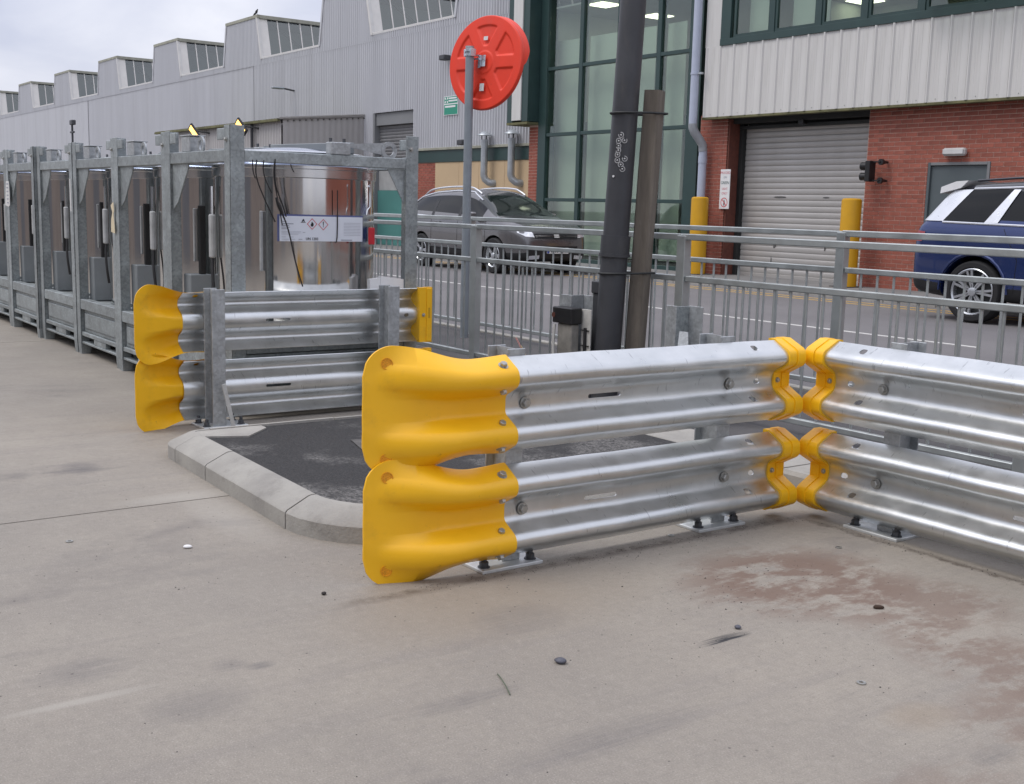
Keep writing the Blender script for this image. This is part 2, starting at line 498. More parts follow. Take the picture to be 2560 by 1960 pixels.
M['stone'] = mat("blue_grey_stone", (.085, .088, .110), .55, 0, .15, 30, .1)
M['grit'] = mat("dark_grit", (.035, .030, .028), .9, 0, .3, 30, .05)
M['twig'] = mat("green_stem", (.10, .12, .08), .7, 0, .1, 30, .05)
M['hole'] = mat("dark_inside", (.006, .006, .006), .8, 0, .1, 5, 0)
M['grey_paint'] = mat("grey_white_plate", (.46, .45, .42), .6, 0, .15, 14, .05)

# ------------------------------------------------------------------ mesh helpers
class MB:
    def __init__(s):
        s.v, s.f, s.mi = [], [], []
    def add(s, vs, fs, mi=0):
        k = len(s.v)
        s.v += [tuple(p) for p in vs]
        for f in fs:
            s.f.append(tuple(i + k for i in f))
            s.mi.append(mi)
        return s
    def box(s, x0, x1, y0, y1, z0, z1, mi=0, mx=None):
        vs = [Vector((x, y, z)) for z in (z0, z1) for y in (y0, y1) for x in (x0, x1)]
        if mx is not None:
            vs = [mx @ p for p in vs]
        return s.add(vs, [(0, 2, 3, 1), (4, 5, 7, 6), (0, 1, 5, 4), (2, 6, 7, 3), (0, 4, 6, 2), (1, 3, 7, 5)], mi)
    def bev(s, x0, x1, y0, y1, z0, z1, b=.004, mi=0, mx=None):
        b = min(b, (x1 - x0) * .45, (y1 - y0) * .45, (z1 - z0) * .45)
        bm = bmesh.new()
        bmesh.ops.create_cube(bm, size=1)
        for p in bm.verts:
            p.co = Vector(((x0 + x1) / 2 + p.co.x * (x1 - x0), (y0 + y1) / 2 + p.co.y * (y1 - y0), (z0 + z1) / 2 + p.co.z * (z1 - z0)))
        bmesh.ops.bevel(bm, geom=list(bm.edges), offset=b, segments=1, affect='EDGES')
        bm.verts.index_update()
        vs = [p.co.copy() for p in bm.verts]
        fs = [[p.index for p in f.verts] for f in bm.faces]
        bm.free()
        if mx is not None:
            vs = [mx @ p for p in vs]
        return s.add(vs, fs, mi)
    def tube(s, p0, p1, r, seg=10, r2=None, mi=0, cap=True):
        p0, p1 = Vector(p0), Vector(p1)
        r2 = r if r2 is None else r2
        d = (p1 - p0).normalized()
        a = d.orthogonal().normalized()
        b = d.cross(a)
        vs = []
        for p, q in ((p0, r), (p1, r2)):
            for i in range(seg):
                t = 2 * math.pi * i / seg
                vs.append(p + a * math.cos(t) * q + b * math.sin(t) * q)
        fs = [(i, (i + 1) % seg, seg + (i + 1) % seg, seg + i) for i in range(seg)]
        if cap:
            fs += [tuple(range(seg - 1, -1, -1)), tuple(range(seg, 2 * seg))]
        return s.add(vs, fs, mi)
    def path(s, pts, r, seg=8, mi=0, cap=True):
        pts = [Vector(p) for p in pts]
        rs = r if isinstance(r, (list, tuple)) else [r] * len(pts)
        vs, fs = [], []
        nrm = None
        for i, p in enumerate(pts):
            d = (pts[min(i + 1, len(pts) - 1)] - pts[max(i - 1, 0)]).normalized()
            if nrm is None:
                nrm = d.orthogonal().normalized()
            nrm = (nrm - d * nrm.dot(d)).normalized()
            b = d.cross(nrm)
            for k in range(seg):
                t = 2 * math.pi * k / seg
                vs.append(p + nrm * math.cos(t) * rs[i] + b * math.sin(t) * rs[i])
        for i in range(len(pts) - 1):
            for k in range(seg):
                fs.append((i * seg + k, i * seg + (k + 1) % seg, (i + 1) * seg + (k + 1) % seg, (i + 1) * seg + k))
        if cap:
            fs += [tuple(range(seg - 1, -1, -1)), tuple(range((len(pts) - 1) * seg, len(pts) * seg))]
        return s.add(vs, fs, mi)
    def prism(s, poly, vec, mi=0, cap=True):
        poly = [Vector(p) for p in poly]
        vec = Vector(vec)
        n = len(poly)
        fs = [(i, (i + 1) % n, n + (i + 1) % n, n + i) for i in range(n)]
        if cap:
            fs += [tuple(range(n - 1, -1, -1)), tuple(range(n, 2 * n))]
        return s.add(poly + [p + vec for p in poly], fs, mi)
    def lathe(s, prof, c=(0, 0, 0), seg=32, mi=0, axis='z', cap=True):
        vs, fs = [], []
        for (r, h) in prof:
            for i in range(seg):
                t = 2 * math.pi * i / seg
                q = (r * math.cos(t), r * math.sin(t), h)
                if axis == 'y':
                    q = (q[0], q[2], q[1])
                elif axis == 'x':
                    q = (q[2], q[0], q[1])
                vs.append((c[0] + q[0], c[1] + q[1], c[2] + q[2]))
        n = len(prof)
        for j in range(n - 1):
            for i in range(seg):
                fs.append((j * seg + i, j * seg + (i + 1) % seg, (j + 1) * seg + (i + 1) % seg, (j + 1) * seg + i))
        if cap:
            fs.append(tuple(range(seg - 1, -1, -1)))
            fs.append(tuple(range((n - 1) * seg, n * seg)))
        return s.add(vs, fs, mi)
    def grid(s, rows, mi=0, close=False):
        w = len(rows[0])
        vs = [p for r_ in rows for p in r_]
        fs = []
        for j in range(len(rows) - 1):
            for i in range(w - (0 if close else 1)):
                fs.append((j * w + i, j * w + (i + 1) % w, (j + 1) * w + (i + 1) % w, (j + 1) * w + i))
        return s.add(vs, fs, mi)
    def mesh(s, name, mats, ang=32, recalc=True):
        me = bpy.data.meshes.new(name)
        me.from_pydata(s.v, [], s.f)
        for m_ in (mats if isinstance(mats, (list, tuple)) else [mats]):
            me.materials.append(m_)
        me.polygons.foreach_set('material_index', s.mi)
        if recalc:
            bm = bmesh.new()
            bm.from_mesh(me)
            bmesh.ops.recalc_face_normals(bm, faces=bm.faces)
            bm.to_mesh(me)
            bm.free()
        me.polygons.foreach_set('use_smooth', [True] * len(me.polygons))
        me.set_sharp_from_angle(angle=R(ang))
        me.update()
        return me
    def build(s, name, mats, parent=None, off=None, ang=32, recalc=True):
        if off is not None:
            s.v = [(p[0] - off[0], p[1] - off[1], p[2] - off[2]) for p in s.v]
        return link(name, s.mesh(name, mats, ang, recalc), parent)

def link(name, me, parent=None):
    o = bpy.data.objects.new(name, me)
    COL.objects.link(o)
    o.parent = parent
    return o

def tag(o, label=None, cat=None, group=None, kind=None):
    for k, v in (('label', label), ('category', cat), ('group', group), ('kind', kind)):
        if v:
            o[k] = v
    return o

def thing(name, loc, label, cat, group=None, rz=0.0):
    o = bpy.data.objects.new(name, None)
    o.empty_display_size = .2
    COL.objects.link(o)
    o.location = loc
    o.rotation_euler = (0, 0, rz)
    return tag(o, label, cat, group)

def copy_tree(o, parent=None):
    c = o.copy()
    COL.objects.link(c)
    c.parent = parent
    for ch in [x for x in o.children]:
        copy_tree(ch, c)
    return c

def evaluated_mesh(o):
    dg = bpy.context.evaluated_depsgraph_get()
    dg.update()
    return bpy.data.meshes.new_from_object(o.evaluated_get(dg))

def text_mesh(body, size, extrude=.0008):
    cu = bpy.data.curves.new("lettering", 'FONT')
    cu.body = body
    cu.size = size
    cu.align_x = 'CENTER'
    cu.align_y = 'CENTER'
    cu.extrude = extrude
    cu.resolution_u = 2
    o = bpy.data.objects.new("lettering", cu)
    COL.objects.link(o)
    me = evaluated_mesh(o)
    bpy.data.objects.remove(o)
    bpy.data.curves.remove(cu)
    return me

def text(body, size, m, loc, rot, parent, name="lettering", sx=1.0):
    me = text_mesh(body, size)
    me.materials.clear()
    me.materials.append(m)
    o = link(name, me, parent)
    o.location = loc
    o.rotation_euler = rot
    o.scale = (sx, 1, 1)
    return o

def bez(a, b, c, d, n=10):
    a, b, c, d = map(Vector, (a, b, c, d))
    return [a * (1 - t) ** 3 + b * 3 * t * (1 - t) ** 2 + c * 3 * t * t * (1 - t) + d * t ** 3 for t in [i / n for i in range(n + 1)]]

FRONT = (R(90), 0, 0)            # lettering that reads from -y
SIDE = (R(90), 0, R(90))         # lettering that reads from +x

# ------------------------------------------------------------------ ground, kerbs, road
def sheet(name, x0, x1, y0, y1, z, m, nx=1, ny=1, label=None):
    b = MB()
    b.grid([[(x0 + (x1 - x0) * i / nx, y0 + (y1 - y0) * j / ny, z) for i in range(nx + 1)] for j in range(ny + 1)])
    o = b.build(name, m)
    o['kind'] = 'structure'
    return o

# the yard slabs: separate sheets with open joints over one base sheet that reaches the horizon
b = MB()
b.grid([[(-1500, -1500, -.02), (1500, -1500, -.02)], [(-1500, 1500, -.02), (1500, 1500, -.02)]])
tag(b.build("ground", mat("ground_base", (.12, .115, .11), .9, 0, .1, .2, 0)), kind='structure')
yard = bpy.data.objects.new("yard_concrete", None)
COL.objects.link(yard)
yard['kind'] = 'structure'
xs = [-120, -22.6, -16.63, -10.65, -4.67, 1.3, 7.3, 60]
for i in range(len(xs) - 1):
    b = MB()
    g = .005
    b.box(xs[i] + g, xs[i + 1] - g, -60, 4.30, -.15, 0)
    o = b.build("concrete_slab", M['yard'], yard)
b = MB()
b.box(-300, 120, 4.30, 6.64, -.15, .004)
tag(b.build("footway", M['footway']), kind='structure')
b = MB()
b.box(-300, 120, 6.66, 14.72, -.15, .006)
tag(b.build("road", M['road']), kind='structure')
b = MB()
b.box(-300, 120, 14.86, 40, -.15, .035)
tag(b.build("pavement", M['pavement']), kind='structure')
ek = bpy.data.objects.new("road_edge_kerb", None)
COL.objects.link(ek)
ek['kind'] = 'structure'
km = MB().bev(0, .906, 0, .09, -.1, .022, .006).mesh("kerb_stone", M['kerb'])
for i in range(34):
    o = link("kerb_stone", km, ek)
    o.location = (-24 + i * .915, 6.60, 0)
fk = bpy.data.objects.new("far_kerb", None)
COL.objects.link(fk)
fk['kind'] = 'structure'
km = MB().bev(0, .906, 0, .13, -.1, .06, .01).mesh("kerb_stone", M['kerb'])
for i in range(40):
    o = link("kerb_stone", km, fk)
    o.location = (-33 + i * .915, 14.725, 0)
lines = bpy.data.objects.new("road_markings", None)
COL.objects.link(lines)
lines['kind'] = 'structure'
MB().box(-120, -6.7, 10.475, 10.545, .004, .010).build("white_line", M['white_paint'], lines)
for y in (13.98, 14.30):
    MB().box(-120, 40, y, y + .075, .004, .010).build("yellow_line", M['yellow_line'], lines)

# tarmac island with its chamfered concrete kerb
def arc(cx, cy, r, a0, a1, n=7):
    return [(cx + r * math.cos(R(a0 + (a1 - a0) * i / n)), cy + r * math.sin(R(a0 + (a1 - a0) * i / n))) for i in range(n + 1)]
def straight(a, c, step=.12):
    n = max(1, int(round(math.dist(a, c) / step)))
    return [(a[0] + (c[0] - a[0]) * i / n, a[1] + (c[1] - a[1]) * i / n) for i in range(n + 1)]
kp = straight((-5.66, 4.15), (-5.66, 2.06)) + arc(-5.49, 2.06, .17, 180, 270)[1:] + straight((-5.49, 1.89), (-4.07, 1.848))[1:] + arc(-4.07, 2.298, .45, 270, 360)[1:] + straight((-3.62, 2.298), (-3.62, 4.05))[1:]
KPROF = [(0, -.02), (0, .066), (.008, .076), (.098, .120), (.112, .124), (.132, .124), (.132, -.02)]
def kerb_run(root, path_, cuts, prof, m):
    s = [0]
    for i in range(1, len(path_)):
        s.append(s[-1] + math.dist(path_[i - 1], path_[i]))
    nor = []
    for i in range(len(path_)):
        a, c = path_[max(i - 1, 0)], path_[min(i + 1, len(path_) - 1)]
        d = Vector((c[0] - a[0], c[1] - a[1])).normalized()
        nor.append(Vector((-d.y, d.x)))
    def at(t):
        for i in range(1, len(path_)):
            if t <= s[i] or i == len(path_) - 1:
                k = (t - s[i - 1]) / max(1e-6, s[i] - s[i - 1])
                p = Vector(path_[i - 1]).lerp(Vector(path_[i]), k)
                return p, nor[i - 1].lerp(nor[i], k).normalized()
    cuts = [c for c in cuts if 0 <= c <= s[-1]]
    for a, c in zip(cuts[:-1], cuts[1:]):
        a2, c2 = a + .004, c - .004
        ts = [a2] + [t for t in s if a2 + .01 < t < c2 - .01] + [c2]
        jz = rnd.uniform(-.002, .002)
        rows = []
        for t in ts:
            p, nn = at(t)
            rows.append([(p.x + nn.x * q[0], p.y + nn.y * q[0], q[1] + jz) for q in prof])
        q = MB().grid(rows)
        w = len(prof)
        q.f += [tuple(range(w)), tuple(range((len(rows) - 1) * w, len(rows) * w))]
        q.mi += [0, 0]
        q.build("kerb_stone", m, root, ang=28)
    return s
ik = bpy.data.objects.new("island_kerb", None)
COL.objects.link(ik)
ik['kind'] = 'structure'
L1 = 2.06
La = L1 + math.pi / 2 * .17
cuts = [0, .65, 1.35, L1 - .02, La + .11, La + .54, La + 1.455, La + 1.45 + math.pi / 2 * .45 + .10, La + 1.45 + .70 + .9, La + 1.45 + .7 + 1.7]
kerb_run(ik, kp, cuts, KPROF, M['kerb'])
inner = []
for i in range(len(kp)):
    a, c = kp[max(i - 1, 0)], kp[min(i + 1, len(kp) - 1)]
    d = Vector((c[0] - a[0], c[1] - a[1])).normalized()
    inner.append((kp[i][0] - d.y * .131, kp[i][1] + d.x * .131))
b = MB()
poly = [(x, y, .112) for x, y in inner]
b.add(poly, [tuple(range(len(poly)))])
b.add([(-5.57, 4.15, .112), (-3.76, 4.05, .112), (-3.76, 4.75, .008), (-5.57, 4.75, .008)], [(0, 1, 2, 3)])
tag(b.build("tarmac_island", M['tarmac'], recalc=False), kind='structure')
b = MB()
patch = [(-5.0, 2.62), (-4.55, 2.50), (-4.48, 2.80), (-4.95, 2.98)]
b.add([(x, y, .116) for x, y in patch], [(0, 1, 2, 3)])
q = MB().prism([(-5.525, 2.025, .1), (-5.38, 2.025, .1), (-5.30, 2.22, .1), (-5.46, 2.38, .1), (-5.525, 2.38, .1)], (0, 0, .020))
q.build("corner_block", M['kerb'], ik)
tag(b.build("pale_patch", mat("pale_worn_tarmac", (.11, .105, .10), .9, 0, .25, 30, .05, .5, 200), recalc=False), kind='structure')
vk = bpy.data.objects.new("verge_kerb", None)
COL.objects.link(vk)
vk['kind'] = 'structure'
pts = arc(-4.42, 4.19, .17, 90, 270, 10)
for k in range(8):
    q = MB()
    x0, x1 = -4.42 + k * .915 + .004, -4.42 + (k + 1) * .915 - .004
    poly_ = ([(x, y) for x, y in pts] if k == 0 else [(x0, 4.36), (x0, 4.02)]) + [(x1, 4.02), (x1, 4.36)]
    cx_ = sum(p[0] for p in poly_) / len(poly_)
    n = len(poly_)
    low = [(x, y, -.02) for x, y in poly_]
    mid = [(x, y, .098) for x, y in poly_]
    top = [(x + (.016 if x < x0 + .2 and k == 0 else .003) * (1 if x < cx_ else -1), y + (.014 if y < 4.19 else -.014), .116) for x, y in poly_]
    q.v = low + mid + top
    for a in range(n):
        c = (a + 1) % n
        q.f += [(a, c, n + c, n + a), (n + a, n + c, 2 * n + c, 2 * n + a)]
    q.f += [tuple(range(2 * n, 3 * n))]
    q.mi = [0] * len(q.f)
    q.build("kerb_stone", M['kerb'], vk, ang=28)

# ------------------------------------------------------------------ crash barriers
def w_profile(t=.030, nb=5):
    c = [(0, .166), (.082, .120), (.082, .080), (0, .036), (0, -.036), (.082, -.080), (.082, -.120), (0, -.166)]
    out = [Vector(c[0])]
    for i in range(1, len(c) - 1):
        a, p, q = Vector(c[i - 1]), Vector(c[i]), Vector(c[i + 1])
        ta = min(t, (p - a).length * .48)
        tb = min(t, (q - p).length * .48)
        p0, p1 = p + (a - p).normalized() * ta, p + (q - p).normalized() * tb
        for k in range(nb + 1):
            s = k / nb
            out.append(p0 * (1 - s) ** 2 + p * 2 * s * (1 - s) + p1 * s * s)
    out.append(Vector(c[-1]))
    return out
WP = w_profile()
def offset(prof, t):
    out = []
    for i, p in enumerate(prof):
        d = (prof[min(i + 1, len(prof) - 1)] - prof[max(i - 1, 0)]).normalized()
        out.append(p + Vector((-d.y, d.x)) * t)      # towards +d (outwards)
    return out
if offset(WP, .01)[len(WP) // 2].x < WP[len(WP) // 2].x:
    _off = offset
    offset = lambda p, t: _off(p, -t)

def boolean_cut(o, cutter_mb):
    c = cutter_mb.build("cutter", M['hole'])
    md = o.modifiers.new("cut", 'BOOLEAN')
    md.operation = 'DIFFERENCE'
    md.solver = 'EXACT'
    md.object = c
    me = evaluated_mesh(o)
    o.modifiers.clear()
    old = o.data
    o.data = me
    bpy.data.meshes.remove(old)
    bpy.data.objects.remove(c)
    return o

def stadium(x, z, w, h):
    r = h / 2
    pts = []
    for k in range(7):
        a = R(-90 + 180 * k / 6)
        pts.append((x + w / 2 - r + r * math.cos(a), -.2, z + r * math.sin(a)))
    for k in range(7):
        a = R(90 + 180 * k / 6)
        pts.append((x - w / 2 + r + r * math.cos(a), -.2, z + r * math.sin(a)))
    return pts

HEX = MB()
HEX.lathe([(.019, 0), (.019, .003)], seg=14)
HEX.lathe([(.0135, .003), (.0135, .013), (.011, .0155)], seg=6)
HEXME = HEX.mesh("bolt", M['bolt'])
def hexbolt(parent, p, nrm, name="bolt", me=None, sc=1.0):
    o = link(name, me or HEXME, parent)
    o.location = p
    o.rotation_euler = Vector(nrm).to_track_quat('Z', 'Y').to_euler()
    o.scale = (sc,) * 3
    return o

FISHROWS = {}
def fish_point(left, xr, z, L):
    rows = FISHROWS[(left, L)]
    r_ = min(rows, key=lambda q_: abs(abs(q_[0][0]) - xr))
    i = rows.index(r_)
    j = min(range(len(r_)), key=lambda k: abs(r_[k][2] - z))
    p = Vector(r_[j])
    tx = Vector(rows[i + 1][j]) - Vector(rows[i - 1][j])
    tz = Vector(r_[min(j + 1, len(r_) - 1)]) - Vector(r_[max(j - 1, 0)])
    nn = tx.cross(tz).normalized()
    return p, (nn if nn.y < 0 else -nn)
def smooth(t):
    t = min(1, max(0, t))
    return t * t * (3 - 2 * t)
def fishtail_mesh(L=.50, right=True):
    """yellow plastic end: starts as the beam's wave, its ridges taper out into a taller, rounded, bent-back plate"""
    prof = offset(w_profile(.020, 6), .0075)
    n = 48
    rows_o, rows_i = [], []
    Hend, rc = .214, .100
    sg = -1 if right else 1
    for i in range(n + 1):
        u = i / n
        x = u * L
        cl = .0995 * min(1, max(0, (u - .33) / .60)) ** 1.9
        e2 = smooth((u - .26) / .58)
        half = .170 + (Hend - .170) * e2 - .008 * math.sin(math.pi * min(1, max(0, (u - .02) / .60)))
        lim = half
        if x > L - rc:
            lim = half - rc + math.sqrt(max(0, rc * rc - (x - (L - rc)) ** 2))
        back = .080 * smooth((u - .30) / .9) ** 1.3
        ro, ri = [], []
        for p in prof:
            q0 = p.x - cl
            kk = .010 * min(1, cl / .02)
            ridge = q0 if kk < 1e-5 else .5 * (q0 + math.sqrt(q0 * q0 + kk * kk)) + .0
            if cl == 0:
                ridge = p.x
            d = ridge - back
            k = abs(p.y) / .170
            z = p.y * (1 + (half / .170 - 1) * k ** 1.5) * (lim / half)
            ro.append((sg * x, -d, z))
            ri.append((sg * x, -d + .0075, z))
        rows_o.append(ro)
        rows_i.append(ri)
    q = MB()
    q.grid(rows_o)
    q.grid(rows_i)
    w = len(prof)
    off = len(rows_o) * w
    for i in range(n):
        for c in (0, w - 1):
            a, b2 = i * w + c, (i + 1) * w + c
            q.f.append((a, b2, b2 + off, a + off))
            q.mi.append(0)
    for r_ in (0, n):
        for c in range(w - 1):
            a = r_ * w + c
            q.f.append((a, a + 1, a + 1 + off, a + off))
            q.mi.append(0)
    FISHROWS[(right, L)] = rows_o
    return q.mesh("fishtail_end", M['yellow'], 60)
FISH = {(s, L_): fishtail_mesh(L_, s) for s in (True, False) for L_ in (.515, .46)}
PADME = MB().lathe([(.0, -.001), (.0195, 0), (.0195, .003), (.017, .003), (.016, .001)], seg=20).mesh("reflector_pad", M['pad'])

def endcap_mesh(sign=1):
    q = MB()
    w = .090
    WA = w_profile(.009, 2)
    a = offset(WA, .010)
    c = offset(WA, .015)
    for prof, x0, x1, zx in ((a, 0, .044, .0), (c, .044, w, .003)):
        zl = .1705 + zx * .6
        out = [(0, -p.x, max(-zl, min(zl, p.y))) for p in prof]
        out = [(0, .030, zl)] + [(0, .0, zl)] + out + [(0, .0, -zl)] + [(0, .030, -zl)]
        q.prism([(sign * x0, y, z) for _, y, z in out], (sign * (x1 - x0), 0, 0))
    return q.mesh("end_cap", M['yellow'], 40)
CAP = {1: endcap_mesh(1), -1: endcap_mesh(-1)}
CAPBACK = MB().bev(-.018, .018, .029, .036, -.165, .165, .002).mesh("cap_rib", M['yellow'])
SLOTDARK = MB().box(-.006, .006, .0365, .0375, -.02, .045).mesh("cap_slot", M['yellow_dirty'])

def make_rail(parent, xa, xb, zc, holes):
    n = max(4, int((xb - xa) / .07))
    ins = offset(WP, -.0042)
    ring = [(-p.x, p.y) for p in WP] + [(-p.x, p.y) for p in reversed(ins)]
    rows = []
    for i in range(n + 1):
        x = xa + (xb - xa) * i / n
        w1 = .0012 * math.sin(x * 9.1 + zc * 30) + .0008 * math.sin(x * 23)
        rows.append([(x, y + w1 * (1 + 3 * z), zc + z + w1 * .4) for y, z in ring])
    q = MB().grid(rows, close=True)
    w = len(ring)
    q.f += [tuple(range(w - 1, -1, -1)), tuple(range(n * w, (n + 1) * w))]
    q.mi += [0, 0]
    o = q.build("guard_rail", M['rail'], None, ang=40)
    cut = MB()
    for (x, z, hw, hh) in holes:
        if xa + .02 < x < xb - .02:
            cut.prism(stadium(x, zc + z, hw, hh), (0, .4, 0))
    if cut.v:
        boolean_cut(o, cut)
    o.data.polygons.foreach_set('use_smooth', [True] * len(o.data.polygons))
    o.data.set_sharp_from_angle(angle=R(40))
    o.parent = parent
    return o

POST = MB()
POST.bev(-.038, .038, .006, .013, .012, .772, .002)
POST.bev(-.038, .038, .124, .131, .012, .772, .002)
POST.box(-.0035, .0035, .0125, .1245, .012, .771)
POSTME = POST.mesh("post", M['galv'])
PLATEME = MB().bev(-.13, .13, -.052, .155, 0, .012, .002).mesh("base_plate", M['galv_pale'])
ANCHOR = MB()
ANCHOR.lathe([(.022, 0), (.022, .003)], seg=14)
ANCHOR.lathe([(.0165, .003), (.0165, .020), (.014, .022)], seg=6)
ANCHOR.lathe([(.0095, .02), (.0095, .038), (.008, .040)], seg=10)
ANCHORME = ANCHOR.mesh("anchor_bolt", M['nut'])

def wave_at(z):
    """outward depth and normal of the wave at height z"""
    for a, c in zip(WP[:-1], WP[1:]):
        if c.y <= z <= a.y:
            k = (a.y - z) / max(1e-9, a.y - c.y)
            p = a.lerp(c, k)
            d = (c - a).normalized()
            nn = Vector((-d.y, d.x))
            if nn.x < 0:
                nn = -nn
            return p.x, (0, -nn.x, nn.y)
    return 0, (0, -1, 0)

def barrier(loc, rz, label, xa, xb, posts, fish_left, fish_right, cap_left, cap_right, holes, boltx, group, fishL=.515):
    root = thing("crash_barrier", loc, label, "crash barrier", group, rz)
    for px in posts:
        p = link("post", POSTME, root)
        p.location = (px + .030, 0, 0)
        pl = link("base_plate", PLATEME, p)
        pl.location = (-.030, 0, 0)
        for ax in (-.100, .100):
            for ay in (-.012, .115):
                a = link("anchor_bolt", ANCHORME, p)
                a.location = (ax - .03, ay, .012)
                a.rotation_euler = (0, 0, rnd.uniform(0, 1))
    for zc in (.200, .582):
        rail = make_rail(root, xa, xb, zc, holes)
        for bx in boltx:
            hexbolt(rail, (bx, -.004, zc), (0, -1, 0), sc=1.15)
        for left in (True, False):
            fx = fish_left if left else fish_right
            if fx is None:
                continue
            f = link("fishtail_end", FISH[(left, fishL)], root)
            f.location = (fx, 0 if zc > .4 else -.010, zc + (0 if zc > .4 else .004))
            sg = -1 if left else 1
            for bz in (.142, .060, -.060, -.142):
                d, nn = wave_at(bz)
                hexbolt(f, (sg * .045, -d - .009, bz), nn, sc=.95)
            for pz in (.158, -.158):
                o = link("reflector_pad", PADME, f)
                pp_, nn_ = fish_point(left, fishL - .078, pz, fishL)
                o.location = pp_ + nn_ * .0012
                o.rotation_euler = nn_.to_track_quat('Z', 'Y').to_euler()
        for cx, sg in ((cap_left, -1), (cap_right, 1)):
            if cx is None:
                continue
            c = link("end_cap", CAP[sg], root)
            c.location = (cx, 0, zc)
            hexbolt(c, (sg * .022, -.011, 0), (0, -1, 0), sc=.6)
            r2 = link("cap_rib", CAPBACK, c)
            r2.location = (sg * .066, 0, 0)
            s2 = link("cap_slot", SLOTDARK, c)
            s2.location = (sg * .066, 0, 0)
            hexbolt(c, (sg * .028, .031, 0), (0, 1, 0), sc=.6)
    return root
GB = "double-height steel crash barriers with yellow ends"
LONG, SQ = (.155, .016), (.034, .022)
holesA = [(.43, 0, *LONG), (1.235, 0, *SQ), (1.17, .143, .032, .017), (1.17, -.062, .032, .017)]
barrier((-3.252, 2.32, 0), R(90), "galvanised crash barrier in the foreground with large yellow fishtail ends facing the camera", -.030, 1.41, (0, 1.035),
        -.022, None, None, 1.327, holesA, (.065, 1.075), GB)
holesB = [(-.18, 0, *SQ), (-.10, .143, .032, .017), (-.10, -.062, .032, .017), (.65, 0, *LONG), (1.18, .143, .032, .017)]
barrier((-2.84, 3.862, 0), 0, "galvanised crash barrier running out of the right edge, square to the foreground one", -.325, 1.30, (0, 1.035),
        None, 1.22, -.258, None, holesB, (-.02, 1.02), GB)
holesC = [(-.38, 0, *LONG), (-1.235, 0, *SQ), (.10, .143, .03, .016)]
barrier((-6.268, 2.43, 0), R(-90), "crash barrier seen from its back in front of the nearest caged tank", -1.38, .185, (0, -1.105),
        None, .015, -1.315, None, holesC, (.03, -1.07), GB, .46)

b = MB()
b.prism([(-.004, 0, 0), (.004, 0, 0), (.004, .022, 0), (-.004, .022, 0)], (0, 0, .26))
o = b.build("steel_strip", M['galv_pale'])
o.location = (-6.10, 2.455, 0.0)
o.rotation_euler = (R(14), R(4), 0)
tag(o, "thin white steel strip leaning on the post of the barrier seen from its back", "strip")

# ------------------------------------------------------------------ pedestrian guardrails
def guardrail(y, posts, ztop, zmid, zbot, pitch, label, pw=.06, xo=0.0):
    root = thing("pedestrian_guardrail", (posts[0], y, 0), label, "guardrail", "galvanised pedestrian guardrails along the footway")
    x0 = posts[0]
    pm = MB().bev(-pw / 2, pw / 2, -.03, .03, 0, ztop - .012, .004).mesh("post", M['fence'])
    bm_ = MB().tube((0, 0, zbot + .01), (0, 0, zmid - .01), .0085, 8).mesh("bar", M['fence'])
    for px in posts:
        o = link("post", pm, root)
        o.location = (px - x0, 0, 0)
    for a, c in zip(posts[:-1], posts[1:]):
        a2, c2 = a + pw / 2 + .004, c - pw / 2 - .004
        MB().bev(a + .002, c - .002, -.022, .022, ztop - .040, ztop + rnd.uniform(-.003, .003), .005).build("top_rail", M['fence'], root, (x0, 0, 0))
        MB().bev(a2, c2, -.02, .02, zmid - .038, zmid, .005).build("middle_rail", M['fence'], root, (x0, 0, 0))
        MB().bev(a2, c2, -.018, .018, zbot - .034, zbot, .004).build("bottom_rail", M['fence'], root, (x0, 0, 0))
        n = max(1, int(round((c2 - a2) / pitch)))
        for i in range(1, n):
            o = link("bar", bm_, root)
            o.location = (a2 + (c2 - a2) * i / n - x0, 0, 0)
            o.rotation_euler = (R(rnd.uniform(-.25, .25)), R(rnd.uniform(-.25, .25)), 0)
    return root
guardrail(5.2, [-12.55, -10.17, -7.80, -5.43, -3.03, -.65, 1.7], 1.125, .862, .100, .121, "nearer galvanised guardrail with upright bars, just behind the corner barriers", .075)
guardrail(6.42, [-14.25, -11.98, -9.72, -7.44, -5.17, -2.90, -.6], 1.165, .92, .14, .132, "farther galvanised guardrail with upright bars along the road edge", .072)

